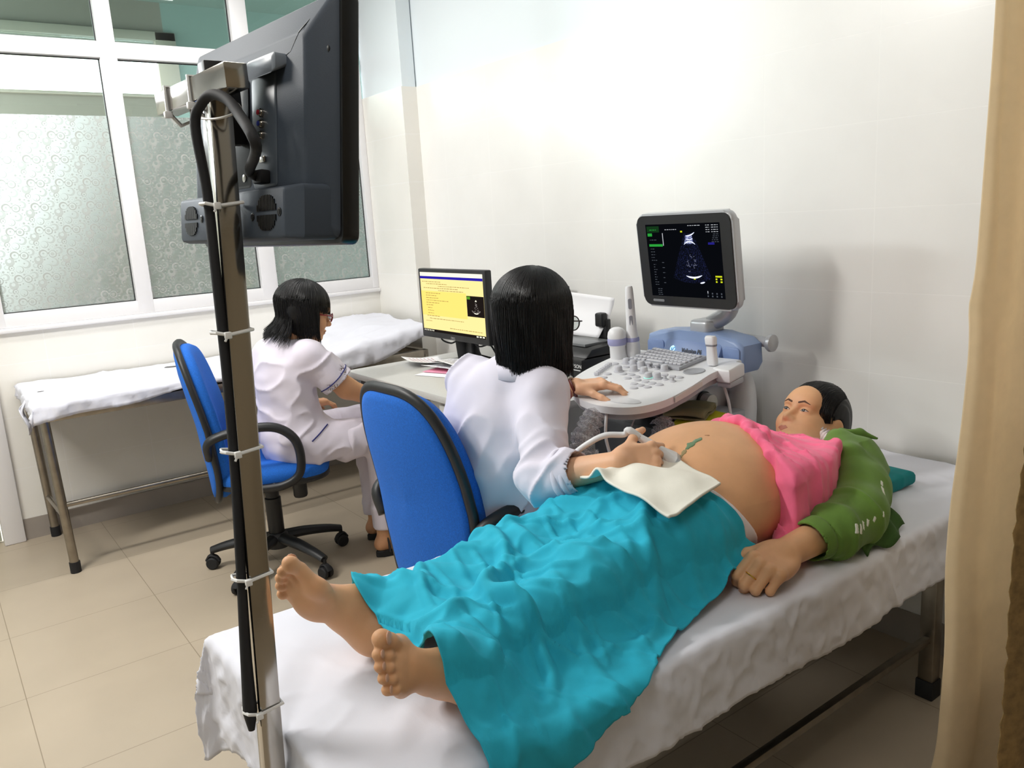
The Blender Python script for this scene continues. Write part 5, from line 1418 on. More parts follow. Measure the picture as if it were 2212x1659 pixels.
for (b, D, up, l, r) in toesL + toesR:
    S = SDF(); c = b + up * (r * .92) + D * .004; S.ell(c, (r * .7, .0016, r * .75), np.stack([D, up, l], 1))
    P, F = S.mesh(c - .014, c + .014, .0014); mesh_np('toenail', P, F, M_nail, pb_o)
# navel and the smear of green gel running down from it
def belly_patch(name, pts, rs, m, off, seed=0):
    T = SDF(); T.add(PB, 0, 'u', off); Q = SDF(); Q.chain(pts, rs, .006); T.fn(lambda P: Q(P) + .005 * vnoise(P, (90, 90, 90), seed), 0, 'i')
    a = np.min(pts, 0) - .03; b = np.max(pts, 0) + .03; P, F = T.mesh(a, b, .0022); return mesh_np(name, P, F, m, pb_o)
def topz(S, x, y, z0=1.05, zmin=.618):
    z = np.full(x.shape, z0)
    for _ in range(60):
        d = S(np.stack([x, y, z], -1).reshape(-1, 3)).reshape(x.shape); z = np.maximum(z - np.clip(d, -.01, 1) * .8, zmin)
    return z
def on_belly(pts): 
    a = np.array(pts, float); z = topz(PB, a[:, 0], a[:, 1]); return [np.array((p[0], p[1], q)) for p, q in zip(a, z)]
belly_patch('gel_smear', on_belly([(1.385, 1.185), (1.375, 1.19), (1.36, 1.192), (1.345, 1.19)]), [.0055, .0045, .006, .004], mat('wet_green_gel', '#6d8a68', .12), .0014, 3)
belly_patch('gel_trail', on_belly([(1.345, 1.19), (1.33, 1.187), (1.318, 1.184)]), [.004, .004, .005], mat('dried_gel', '#9a8a62', .3), .0008, 4)
belly_patch('navel', on_belly([(1.405, 1.19), (1.41, 1.183)]), [.004, .007], mat('navel_skin', '#a8764f', .7), .0006, 5)
HP.face(PB, pb_o)
for i in range(4): pass
# ring
pt, base = tipsP[1]; c = pt[0] * .45 + pt[1] * .55; ax = unit(pt[1] - pt[0]); a1 = unit(np.cross(ax, (0, 0, 1))); a2 = np.cross(ax, a1)
bm = bmesh.new(); tube(bm, [c + (a1 * math.cos(t) + a2 * math.sin(t)) * .0128 for t in np.linspace(0, 2 * PI, 28, endpoint=False)], .0013, 6, closed=True)
tag(obj('ring', bm, mat('yellow_gold', '#e0b040', .2, 1.0), pat), None)
# hair: drawn back off the forehead
HH = SDF(); k = HP.k
HH.ell(HP.h(-.014, 0, .036), np.array((.103, .083, .092)) * k, HP.R)
HH.ell(HP.h(-.06, 0, -.01), np.array((.06, .07, .075)) * k, HP.R, .03)
HH.fn(lambda P: np.minimum.reduce([((P - HP.c) @ HP.f) * .9 + ((P - HP.c) @ HP.u) * -.38 - .020 * k + 0 * P[:, 0]]) if False else (((P - HP.c) @ HP.f) * .80 - ((P - HP.c) @ HP.u) * .60 - (.006 - .09 * np.abs((P - HP.c) @ HP.l) * .6) * k), .006, 'i')
HH.fn(lambda P: SDF().ell(HP.h(-.014, .085, -.012), np.array((.026, .03, .037)) * k, HP.R)(P), .006, 's'); HH.fn(lambda P: SDF().ell(HP.h(-.014, -.085, -.012), np.array((.026, .03, .037)) * k, HP.R)(P), .006, 's')
hd = lambda P: .0016 * np.sin(((P - HP.c) @ HP.l) * 700 + 2 * vnoise(P, (20, 20, 20), 3)) * .6
P, F = HH.mesh(HP.c - .16, HP.c + .16, .0026, hd); hair_p = mesh_np('hair', P, F, M_hair, pat)
cv = []
for i in range(420):
    a = rng.uniform(-1.25, 1.25); st = rng.uniform(0, 1)
    b0 = .078 - .02 * abs(a); pts = []
    for j in range(9):
        t = j / 8; th = .55 - 2.0 * t
        r = np.array((.1045, .0845, .0935)) * k * (1 + .012 * rng.normal() * .4)
        u_ = math.sin(th + .75) ; f_ = math.cos(th + .75)
        pts.append(HP.h(-.014 + r[0] / k * f_ * math.cos(a), r[1] / k * math.sin(a), .036 + r[2] / k * u_ * math.cos(a * .75)))
    cv.append(pts)
strands('hair_strands', np.array(cv), .0011, .0005, M_hair, hair_p)
cv = []
for i in range(160):                                   # ponytail spread over the pillow cloth
    o = rng.normal(0, .012, 3); pts = smooth_path([HP.h(-.09, -.005, -.02) + o * .8, np.array((2.045, 1.235, .690)) + o * (1, 1, .4), np.array((2.02, 1.16, .680)) + o * (1.4, 1, .3), np.array((1.96 + rng.uniform(-.04, .04), 1.085 + rng.uniform(-.02, .02), .668))], 4); cv.append(pts)
strands('ponytail', np.array(cv), .0042, .0015, M_hair, hair_p)

# pink top bunched above the belly
M_pink = mat('pink_jersey', '#f76f96', .85, noise=.06, nscale=25, bump=.15, bscale=700, sheen=.2)
TS = SDF(); TS.ops = TORSO; PT = SDF(); PT.add(TS, 0, 'u', .010)
PT.rbox((1.60, 1.015, .72), (.16, .030, .10), .028, None, .10)
PT.ell((1.79, 1.09, .715), (.10, .08, .068), k=.05); PT.ell((1.80, 1.38, .705), (.10, .08, .065), k=.05)
LB = SDF(); LB.ell((1.66, 1.205, .72), (.32, .215, .20))
def pink_edge(P): return 1.470 + .42 * np.clip(P[:, 1] - 1.04, -.1, .3) + .012 * np.sin(P[:, 1] * 60) * .5 - .05 * np.clip(.72 - P[:, 2], 0, .1)
PT.fn(lambda P: pink_edge(P) - P[:, 0], .008, 'i'); PT.fn(lambda P: P[:, 0] - 1.895 - .25 * (P[:, 2] - .74), .01, 'i')
PT.fn(lambda P: (P[:, 0] - 1.765) * .525 - (P[:, 1] - 1.075) * .85, .012, 'i')
PT.fn(lambda P: .975 - P[:, 1], .02, 'i')
# rolled hem and the fabric hanging down to the bed at her side
yy_ = np.linspace(1.015, 1.34, 24); xx_ = pink_edge(np.stack([yy_ * 0, yy_, yy_ * 0 + .8], 1)) + .008; zz_ = topz(PB, xx_, yy_)
PT.chain([np.array((a + .006 * math.sin(i * 1.1), b, c + .006)) for i, (a, b, c) in enumerate(zip(xx_, yy_, zz_))], [.0125 + .004 * math.sin(i * 1.9) for i in range(24)], .012)
PT.chain([np.array((a + .035 + .01 * math.sin(i * .8), b, c + .010)) for i, (a, b, c) in enumerate(zip(xx_[8:], yy_[8:], topz(PB, xx_[8:] + .035, yy_[8:])))], [.011 + .003 * math.sin(i * 1.3 + 1) for i in range(16)], .012)
PT.chain([(1.49, 1.02, .80), (1.475, .995, .72), (1.43, .99, .66), (1.405, .995, .632)], [.014, .015, .015, .011], .03)
PT.chain([(1.44, .985, .65), (1.52, .98, .655), (1.60, .98, .66)], [.018, .02, .02], .05)
pd = lambda P: .009 * ridge(np.stack([P[:, 0] * 1.0 - .3 * P[:, 1], P[:, 1] * .25, P[:, 2] * .22 + P[:, 0] * .15], 1), (19, 19, 19), 31, 1.5) + .004 * ridge(np.stack([P[:, 0] * 1.0 + .2 * P[:, 1], P[:, 1] * .2, P[:, 2] * .2], 1), (40, 40, 40), 33, 1.5) + .002 * vnoise(P, (30, 30, 30), 8) - .003
P, F = PT.mesh((1.34, .93, .62), (1.96, 1.44, .95), .0042, pd); pink = mesh_np('pink_top', P, F, M_pink, pat)
# lace at the collar
cl = []
for i in range(60):
    t = i / 59; a = .15 + 1.0 * t
    c = np.array((1.890 + .012 * math.sin(a), 1.285 - .105 * math.cos(a), .742 + .022 * math.sin(a)))
    cl.append([c, c + np.array((.014, -.004 * math.sin(i * .9), .014 + .004 * math.sin(i * .9))), c + np.array((.026 + .004 * math.sin(i * .9), -.008 * math.sin(i * .9 + .6), .018 + .006 * math.sin(i * .9 + .8)))])
cloth('lace_collar', np.array(cl), mat('white_lace', '#f0e4e6', .9), pink, .003)
# white underwear showing between drape and belly
UW = SDF(); UW.add(TS, 0, 'u', .007)
UW.fn(lambda P: P[:, 0] - (1.372 + .62 * (.69 - P[:, 2])), .01, 'i'); UW.fn(lambda P: 1.16 - P[:, 0], .01, 'i'); UW.fn(lambda P: P[:, 1] - 1.09, .01, 'i')
P, F = UW.mesh((1.10, .96, .62), (1.46, 1.14, .86), .005, lambda P: .002 * vnoise(P, (30, 30, 30), 5)); mesh_np('underwear', P, F, mat('white_underwear', '#dfdce0', .8, bump=.1, bscale=600), pat)

# green jacket: near sleeve, shoulder, collar corner and a flap lying on the sheet
M_green = mat('olive_green_jersey', '#5d8030', .9, noise=.12, nscale=12, bump=.25, bscale=600, sheen=.1)
GJ = SDF()
ARM = [(1.812, 1.072, .716), (1.745, 1.010, .706), (1.635, .945, .692), (1.535, .937, .682), (1.452, .948, .677)]
GJ.chain(ARM, [.074, .072, .066, .058, .047], .03)
GJ.ell((1.86, 1.10, .70), (.075, .07, .078), k=.05); GJ.ell((1.825, 1.085, .718), (.088, .088, .088), k=.04)
GJ.chain([(1.70, .985, .745), (1.76, 1.04, .782), (1.83, 1.11, .795), (1.885, 1.16, .778)], [.020, .022, .024, .018], .03)
GJ.chain([(1.885, 1.165, .775), (1.915, 1.16, .785), (1.955, 1.13, .780), (1.985, 1.10, .765)], [.014, .010, .008, .004], .02)
def arm_t(P):
    best = None
    for i in range(len(ARM) - 1):
        a, b = np.array(ARM[i]), np.array(ARM[i + 1]); ba = b - a; t = np.clip((P - a) @ ba / (ba @ ba), 0, 1); d = np.linalg.norm(P - a - t[:, None] * ba, axis=1)
        if best is None: best = d; out = i + t
        else: out = np.where(d < best, i + t, out); best = np.minimum(best, d)
    return out
cuff_n = unit(np.array(ARM[-1]) - np.array(ARM[-2]))
GJ.plane(np.array(ARM[-1]) + cuff_n * .002, cuff_n, .004)
GJ.cap(np.array(ARM[-1]) - cuff_n * .02, np.array(ARM[-1]) + cuff_n * .03, .038, .040, .003, 's')
GJ.fn(lambda P: .621 - P[:, 2], .006, 'i')
def gd(P):
    t = arm_t(P); w = .0055 * np.maximum(0, np.sin(t * 6.0 + 3.2 * vnoise(P, (9, 9, 9), 6))) ** 3 * np.clip((t - 1.0), 0, 1) * np.clip((3.65 - t) * 4, 0, 1)
    band = -.0045 * np.exp(-((t - 3.55) / .05) ** 2)
    return w + band + .005 * ridge(np.stack([P[:, 0] * .5 + P[:, 1] * .6, P[:, 1] * .5, P[:, 2]], 1), (13, 13, 13), 13) * np.clip(2.2 - t, 0, 1) + .002 * vnoise(P, (25, 25, 25), 9) - .002
P, F = GJ.mesh((1.40, .83, .612), (2.05, 1.19, .85), .0034, gd); gj = mesh_np('green_jacket', P, F, M_green, pat)
# white broken print on the sleeve
rngp = np.random.default_rng(5)
pc = [(1.520, .89, .705, .011), (1.534, .885, .703, .011), (1.553, .882, .704, .008), (1.574, .880, .705, .009), (1.596, .880, .707, .007), (1.622, .880, .713, .007), (1.700, .925, .735, .012), (1.718, .94, .745, .008)]
for i, (x, y, z, s_) in enumerate(pc):
    T = SDF(); T.fn(lambda P: GJ(P) - gd(P) - .0008, 0); R_ = np.array(Euler((.25 * (i % 3 - 1), .35 + .12 * i, .1 * (i % 2))).to_matrix())
    T.rbox((x, y, z), (s_ * .35 + .001, .05, s_), .001, R_, 0, 'i')
    P, F = T.mesh(np.array((x, y, z)) - .04, np.array((x, y, z)) + .04, .0022)
    if len(F): mesh_np('sleeve_print', P, F, mat('white_sleeve_print', '#d8dcd0', .7), gj)
fl = np.zeros((26, 20, 3))
for i in range(26):
    for j in range(20):
        u, v = i / 25, j / 19
        x = 1.565 + .20 * u + .015 * v; y = .985 - .11 * v + .02 * u + .05 * (u - .5) ** 2 + .01 * math.sin(u * 9)
        z = .648 + .035 * math.sin(PI * min(v * 1.15, 1)) * (1 - .45 * abs(u - .55)) + .007 * math.sin(u * 16 + v * 5)
        if v > .88: z -= (v - .88) * .16
        fl[i, j] = (x, y, max(z, .632 if y > .905 else .632 - (.905 - y) * .8))
cloth('jacket_flap', fl, mat('dark_olive_lining', '#35561f', .9, bump=.2, bscale=500), gj, .003)

# ------------------------------------------------------------------ teal drape, towel and pillow cloth
M_teal = mat('teal_cotton_drape', '#21adc9', .88, noise=.07, nscale=20, bump=.18, bscale=800, sheen=.0)
LG = SDF(); LG.ell((1.22, 1.2, .70), (.14, .19, .105), k=.05)
LG.chain([(1.22, 1.30, .705), RK, (.60, 1.262, .672)], [.088, .055, .043], .07); LG.chain([(1.22, 1.105, .705), LK, (.635, 1.062, .674)], [.090, .062, .045], .07)
LG.cap((.64, 1.26, .70), (.64, 1.065, .69), .030, None, .06); LG.ell((.95, 1.2, .665), (.34, .12, .05), k=.08)
def coons(e0, e1, f0, f1, nu, nv):
    """e0/e1: far/near edge along u; f0/f1: foot/waist edge along v"""
    def samp(pts, n):
        p = np.array(smooth_path([(a, b, 0) for a, b in pts], 10))[:, :2]; s = np.concatenate([[0], np.cumsum(np.linalg.norm(np.diff(p, axis=0), axis=1))]); t = np.linspace(0, s[-1], n)
        return np.stack([np.interp(t, s, p[:, 0]), np.interp(t, s, p[:, 1])], 1)
    A, B = samp(e0, nu), samp(e1, nu); C, D = samp(f0, nv), samp(f1, nv)
    u = np.linspace(0, 1, nu)[:, None, None]; v = np.linspace(0, 1, nv)[None, :, None]
    return (1 - v) * A[:, None] + v * B[:, None] + (1 - u) * C[None] + u * D[None] - ((1 - u) * (1 - v) * A[0] + u * (1 - v) * A[-1] + (1 - u) * v * B[0] + u * v * B[-1])
FOOT = [(.655, 1.475), (.610, 1.42), (.575, 1.34), (.552, 1.28), (.560, 1.22), (.566, 1.15), (.570, 1.09), (.556, 1.03), (.548, .975), (.548, .90), (.535, .73)]
NEAR = [(.535, .73), (.66, .79), (.79, .835), (.90, .884), (1.04, .936), (1.20, .968), (1.29, .985), (1.375, .985)]
WAIST = [(1.12, 1.535), (1.15, 1.42), (1.17, 1.30), (1.195, 1.18), (1.245, 1.085), (1.30, 1.02), (1.375, .985)]
FAR = [(.655, 1.475), (.80, 1.492), (.93, 1.515), (1.02, 1.560), (1.12, 1.535)]
XY = coons(FAR, NEAR, FOOT, WAIST, 170, 190)
X_, Y_ = XY[..., 0], XY[..., 1]
FTS = SDF(); FTS.ops = PB.ops[N_F0:N_F1]; BODYL = SDF(); BODYL.add(LG, 0); BODYL.add(TS, 0, 'u', .008); BODYL.add(FTS, 0, 'u', .006)
def taut(Z, n, f):
    Z0 = Z.copy(); Zm = Z.copy()
    for _ in range(n):
        Zp = np.pad(Zm, 1, 'edge'); Zm = np.maximum(Zm, (Zp[2:, 1:-1] + Zp[:-2, 1:-1] + Zp[1:-1, 2:] + Zp[1:-1, :-2]) / 4)
    return Z0 + f * (Zm - Z0)
Z_ = taut(topz(BODYL, X_, np.clip(Y_, .905, 1.55), zmin=.626), 260, .72)
def seg_ridge(X, Y, pts, w, amp):
    best = np.full(X.shape, 9.0); tt = np.zeros(X.shape); n = len(pts) - 1
    for i in range(n):
        a, b = np.array(pts[i]), np.array(pts[i + 1]); ba = b - a
        t = np.clip(((X - a[0]) * ba[0] + (Y - a[1]) * ba[1]) / (ba @ ba), 0, 1); d = np.hypot(X - a[0] - t * ba[0], Y - a[1] - t * ba[1])
        tt = np.where(d < best, (i + t) / n, tt); best = np.minimum(best, d)
    return amp * np.exp(-(best / w) ** 2) * np.sin(np.clip(tt, .04, .96) * PI) ** .5
Wx = X_ + .03 * vnoise(np.stack([X_, Y_, 0 * X_], -1), (7, 7, 1), 2); Wy = Y_ + .03 * vnoise(np.stack([X_, Y_, 0 * X_], -1), (7, 7, 1), 3)
fold = 0
for pts, w, a in (([(.90, 1.38), (.815, 1.19), (.759, 1.112), (.735, 1.02), (.715, .93)], .014, .030), ([(.955, 1.37), (.923, 1.23), (.93, 1.136), (.94, 1.04)], .02, .014),
                  ([(1.195, 1.287), (1.10, 1.115), (.977, .98), (.87, .90)], .015, .020), ([(1.13, 1.10), (1.15, 1.02), (1.115, .93)], .014, .014), ([(.66, 1.28), (.64, 1.195), (.625, 1.145)], .012, .012),
                  ([(.70, 1.12), (.66, 1.006), (.60, .92)], .012, .012), ([(.68, .96), (.63, .87), (.60, .79)], .012, .012), ([(.745, .94), (.71, .84), (.65, .76)], .012, .014), ([(.83, .97), (.80, .88), (.76, .81)], .010, .012),
                  ([(1.24, 1.30), (1.163, 1.20), (1.105, 1.12)], .016, .014), ([(.95, 1.57), (.91, 1.50), (.90, 1.40), (.84, 1.30)], .014, .020), ([(1.06, 1.56), (1.03, 1.48), (1.0, 1.38)], .014, .016), ([(.80, 1.56), (.76, 1.45), (.72, 1.36)], .012, .012),
                  ([(1.28, 1.08), (1.345, 1.03), (1.38, 1.015)], .012, .012), ([(1.22, 1.07), (1.30, .99)], .010, .012), ([(1.0, 1.1), (1.06, 1.02), (1.08, .95)], .012, .010), ([(.86, 1.1), (.85, 1.0), (.80, .92)], .012, .012), ([(.69, 1.38), (.66, 1.30), (.68, 1.2)], .011, .013)):
    fold = fold + seg_ridge(Wx, Wy, pts, w, a)
PQ = np.stack([X_ + .5 * Y_, Y_ - .3 * X_, 0 * X_], -1)
fold = fold + .014 * ridge(PQ, (9, 5, 1), 41, 1.6) + .010 * ridge(np.stack([X_ + .9 * Y_, .4 * Y_ - .4 * X_, 0 * X_], -1), (17, 9, 1), 47, 1.5) + .008 * ridge(np.stack([X_ - .3 * Y_, Y_ * .6 + .4 * X_, 0 * X_], -1), (22, 14, 1), 44, 1.6) + .0035 * vnoise(np.stack([X_, Y_, 0 * X_], -1), (38, 38, 1), 45)
Z_ = Z_ + .004 + fold * np.clip((Z_ - .60) / .05, .35, 1)
edgefade = np.minimum(np.linspace(0, 1, 170)[:, None] * 10, 1)
d_ = np.maximum(.893 - Y_, 0); o_, dn_ = edge_drop(d_, .022)
df = np.maximum(Y_ - 1.548, 0); of, dnf = edge_drop(df * 3, .015)
Z_ = Z_ - dn_ - dnf; Y2 = np.where(Y_ < .893, .893 - o_ - .006 - .010 * ridge(PQ, (22, 8, 1), 51) * np.clip(d_ / .03, 0, 1), np.where(Y_ > 1.548, 1.548 + of + .012, Y_))
G = np.stack([X_, Y2, Z_], -1)
drape = tag(cloth('leg_drape', G, M_teal, None, .003), 'crumpled teal cloth spread over the legs of the patient on the front bed', 'cloth')
# white towel over the hips
TW = SDF(); TW.add(LG, 0); TW.add(TS, 0, 'u', .008)
XY = coons([(1.105, 1.285), (1.20, 1.275), (1.288, 1.235)], [(1.085, 1.008), (1.17, 1.015), (1.27, 1.035)], [(1.105, 1.285), (1.10, 1.22), (1.09, 1.12), (1.085, 1.008)], [(1.288, 1.235), (1.294, 1.185), (1.288, 1.11), (1.27, 1.035)], 60, 70)
DB_ = {}
_b = .008; RX = np.full((140, 120), .6)
_i = np.clip(((G[..., 0] - .5) / _b).astype(int), 0, 139); _j = np.clip(((G[..., 1] - .75) / _b).astype(int), 0, 119)
np.maximum.at(RX, (_i, _j), G[..., 2])
for _ in range(2):
    Rp = np.pad(RX, 1, 'edge'); RX = np.maximum.reduce([Rp[1:-1, 1:-1], Rp[2:, 1:-1], Rp[:-2, 1:-1], Rp[1:-1, 2:], Rp[1:-1, :-2]])
Zd = RX[np.clip(((XY[..., 0] - .5) / _b).astype(int), 0, 139), np.clip(((XY[..., 1] - .75) / _b).astype(int), 0, 119)]
Zt = taut(np.maximum(topz(TW, XY[..., 0], XY[..., 1], zmin=.64), Zd), 160, .85)
for _ in range(30):
    Zp = np.pad(Zt, 1, 'edge'); Zt = np.maximum(Zd - .006, (Zp[2:, 1:-1] + Zp[:-2, 1:-1] + Zp[1:-1, 2:] + Zp[1:-1, :-2]) / 4)
uu = np.linspace(0, 1, 60)[:, None]; vv = np.linspace(0, 1, 70)[None]
Zt = Zt + .011 + .010 * np.exp(-(uu / .10) ** 2) * (.6 + .6 * np.sin(vv * 7)) + .022 * np.exp(-((vv - .22) / .07) ** 2) * np.clip(1 - uu * 1.8, 0, 1) + .003 * vnoise(np.stack([XY[..., 0], XY[..., 1], 0 * XY[..., 0]], -1), (18, 18, 1), 5)
tag(cloth('towel', np.stack([XY[..., 0], XY[..., 1], Zt], -1), mat('white_towel', '#eceadf', .9, bump=.2, bscale=900), None, .005), 'white towel laid across the hips of the patient under the doctor\'s hand', 'towel')
# folded teal cloth under the head
M_teal2 = mat('dark_teal_cloth', '#0b7f82', .9, bump=.2, bscale=700)
S = SDF(); R_ = np.array(Matrix.Rotation(math.radians(-4), 3, 'Z')); S.rbox((1.985, 1.25, .642), (.118, .20, .018), .010, R_)
P, F = S.mesh((1.82, .98, .612), (2.18, 1.50, .70), .006, lambda P: .004 * ridge(np.stack([P[:, 0], P[:, 1] * .3, P[:, 2] * 3], 1), (20, 20, 20), 3) + .003 * vnoise(P, (12, 12, 12), 4))
pil = tag(mesh_np('pillow_cloth', P, F, M_teal2, None), 'folded dark teal cloth used as a pillow under the patient\'s head', 'cloth')
# ------------------------------------------------------------------ the doctor with the probe
doc = thing('person', 'woman doctor in a white coat seen from behind, scanning the belly with her right hand', 'person', (1.24, 1.80, .48))
M_coat = mat('white_coat_cotton', '#dcd9e8', .85, bump=.12, bscale=800, sheen=.1)
M_coatn = mat('white_uniform_cotton', '#dcd5e2', .85, bump=.12, bscale=800, sheen=.1)
HD = Head((1.268, 1.621, 1.132), (.975, .10, -.16), (.16, 0, .98), 1.0)
DB = SDF(); HD.sdf(DB)
DB.chain([HD.h(-.02, 0, -.07), (1.232, 1.632, 1.002), (1.212, 1.655, .95)], [.052, .055, .07], .04)
SHR, ELR, WRR = (1.222, 1.552, .962), (1.100, 1.412, .798), (1.165, 1.226, .861)
SHL, ELL_, WRL = (1.180, 1.80, .965), (1.300, 1.895, .82), PP(.012, .018, .030)
DB.chain([SHR, ELR, WRR], [.05, .040, .0265], .03); DB.chain([SHL, ELL_, WRL], [.05, .038, .0255], .03)
hdir = unit(np.array((.90, -.40, .04)))
tipsR, thR = add_hand(DB, np.array(WRR) + hdir * .004, hdir, (-.42, -.68, .58), -1, ((42, 72, 42), (50, 76, 42), (58, 74, 42), (64, 68, 38)), thumb=(45, 10, 15), k=.94)
ldir = unit(PP(.075, -.085, .0) - PP(0, 0, 0)); 
tipsL, thL = add_hand(DB, np.array(WRL) + ldir * .004, ldir, tuple(paz), 1, ((16, 26, 12), (20, 28, 14), (24, 28, 14), (26, 26, 12)), spread=(.10, .0, -.10, -.22), thumb=(38, 5, 8), k=.92)
regs = [DB.mesh(HD.c - (.14, .13, .22), HD.c + (.15, .13, .16), .0028), DB.mesh((1.06, 1.08, .74), (1.40, 1.44, .95), .0023), DB.mesh((1.30, 1.55, .76), (1.68, 1.98, 1.0), .0023), DB.mesh((1.08, 1.48, .84), (1.40, 1.92, 1.04), .008)]
V_, F_ = join(regs); db = mesh_np('body', V_, F_, M_skin_d, doc)
for (pts, b) in tipsL: nail(db, pts, b, np.array(paz), M_nail)
HD.face(DB, db)
# coat
CT = SDF()
CT.ell((1.185, 1.70, .815), (.128, .183, .215), R3((.97, .2, 0), (-.2, .97, 0), (0, 0, 1)), .05)
CT.ell((1.225, 1.78, .57), (.140, .20, .17), k=.10)
CT.chain([(1.222, 1.55, .955), (1.22, 1.635, .99), (1.19, 1.79, .96)], [.052, .058, .058], .05)
CT.chain([HD.h(-.03, 0, -.085) * 1.0 - (0, 0, .03), (1.215, 1.65, .99)], [.060, .075], .03)
CT.fn(lambda P: .487 - P[:, 2], .01, 'i')
CT.chain([SHR, ELR, (1.118, 1.352, .815)], [.062, .056, .049], .04)
CT.chain([SHL, ELL_], [.068, .062], .04)
CT.chain([(1.20, 1.70, .50), (1.45, 1.68, .52), (1.60, 1.66, .50)], [.10, .085, .07], .05); CT.chain([(1.20, 1.88, .50), (1.45, 1.90, .52), (1.60, 1.92, .50)], [.10, .085, .07], .05)
fd = unit(np.array(WRR) - np.array(ELR))
CF = np.array(ELR) + (np.array(WRR) - np.array(ELR)) * .42
CT.fn(lambda P: np.where(np.linalg.norm(P - CF, axis=1) < .13, (P - CF) @ fd, -1.0), .003, 'i')
CT.chain([CF - fd * .030, CF - fd * .002], [.058, .056], .006)
CT.plane(CF, fd, 0, 'i') if False else None
CT.cap(CF - fd * .03, CF + fd * .08, .040, .042, .004, 's')
def neck_cut(P): return SDF().cap(HD.h(-.02, 0, -.06), (1.232, 1.632, 1.007), .056, .056)(P)
CT.fn(neck_cut, .006, 's')
def ctd(P):
    a, b = np.array(SHR), np.array(ELR); ba = b - a; t = (P - a) @ ba / (ba @ ba); arm = np.exp(-(np.linalg.norm(P - (a + np.clip(t, 0, 1)[:, None] * ba), axis=1) / .09) ** 4)
    w = .009 * np.maximum(0, np.sin(t * 13 + 3 * vnoise(P, (10, 10, 10), 3))) ** 2 * arm * np.clip(t - .35, 0, 1) * 1.4
    return w + .010 * ridge(np.stack([P[:, 0] - .3 * P[:, 2], P[:, 1] + .5 * P[:, 2], P[:, 2] * .45], 1), (11, 11, 11), 61, 1.7) + .0035 * vnoise(P, (20, 20, 20), 62) - .004
P, F = CT.mesh((.98, 1.24, .36), (1.70, 2.06, 1.07), .0045, ctd); coat = mesh_np('white_coat', P, F, M_coat, doc)
# rolled cuff: two soft rings
for s_, r_, w_ in ((-.008, .053, .0085), (-.026, .056, .0095)):
    a1 = unit(np.cross(fd, (0, 0, 1))); a2 = np.cross(fd, a1); bm = bmesh.new()
    tube(bm, [CF + fd * (s_ + .004 * math.sin(t * 2 + 1)) + (a1 * math.cos(t) + a2 * math.sin(t)) * (r_ - .004 + .003 * math.sin(t * 3)) for t in np.linspace(0, 2 * PI, 36, endpoint=False)], w_, 8, closed=True, flat=.6)
    obj('rolled_cuff', bm, M_coat, coat, smooth=180)
bm = bmesh.new()                                                       # back seam and yoke
# collar
cv = []
for i in range(40):
    t = -PI + 2 * PI * i / 39; c = HD.h(-.02, 0, -.095); c = np.array((1.234, 1.634, 1.020)) + np.array((-.062 * math.cos(t), .064 * math.sin(t), -.012 * math.cos(t) * 0 - .014 * (1 - math.cos(t))))
    dirn = np.array((-math.cos(t), math.sin(t), 0)); cv.append([c + (0, 0, .006), c + dirn * .008 + (0, 0, .022), c + dirn * .022 + (0, 0, .010), c + dirn * .034 + (0, 0, -.020)])
cloth('collar', np.array(cv), M_coat, coat, .003)
bm = bmesh.new(); 
LS = SDF(); LS.chain([ELL_, tuple(np.array(ELL_) * .15 + np.array(WRL) * .85)], [.044, .033], .02); P, F = LS.mesh((1.24, 1.65, .74), (1.52, 2.0, .97), .004, lambda P: .004 * ridge(P, (22, 22, 22), 7)); mesh_np('pink_undersleeve', P, F, mat('dusty_pink_knit', '#b5606a', .9), doc)
M_trouser = mat('black_trousers', '#17171c', .9)
TR = SDF(); TR.chain([(1.58, 1.66, .47), (1.62, 1.66, .44), (1.57, 1.66, .12)], [.085, .07, .05], .03); TR.chain([(1.58, 1.92, .47), (1.62, 1.92, .44), (1.57, 1.92, .12)], [.085, .07, .05], .03)
P, F = TR.mesh((1.48, 1.54, .06), (1.78, 2.04, .58), .009); mesh_np('trousers', P, F, M_trouser, doc)
for y in (1.66, 1.92):
    S = SDF(); S.ell((1.62, y, .045), (.12, .045, .04)); S.plane((0, 0, .002), (0, 0, -1), .004); P, F = S.mesh((1.5, y - .06, 0), (1.8, y + .06, .11), .007); mesh_np('shoe', P, F, M_blackg, doc)
# wrist watch
wd_ = unit(np.array(WRL) - np.array(ELL_)); wc = np.array(WRL) - wd_ * .008; a1 = unit(np.cross(wd_, tuple(paz))); a2 = np.cross(a1, wd_); bm = bmesh.new()
tube(bm, [wc + a1 * .0285 * math.cos(t) + a2 * .0275 * math.sin(t) for t in np.linspace(0, 2 * PI, 30, endpoint=False)], .0075, 8, closed=True, flat=.35, up=None)
wt = obj('watch_strap', bm, mat('brown_leather', '#5a1f16', .45), doc, smooth=180)
bm = bmesh.new(); zz_ = a2 if a2[2] > 0 else -a2; lathe(bm, [(.011, -.002), (.0125, 0), (.0125, .004), (.0105, .0055), (.002, .0055)], 20, frame(wc + zz_ * .0285, wd_, np.cross(zz_, wd_), zz_)); obj('watch_case', bm, M_steel, wt)
pt, base = tipsL[2]; c = pt[0] * .5 + pt[1] * .5; ax = unit(pt[1] - pt[0]); b1 = unit(np.cross(ax, (0, 0, 1))); b2 = np.cross(ax, b1)
bm = bmesh.new(); tube(bm, [c + (b1 * math.cos(t) + b2 * math.sin(t)) * .0092 for t in np.linspace(0, 2 * PI, 24, endpoint=False)], .001, 6, closed=True); obj('ring', bm, M_steel, doc)

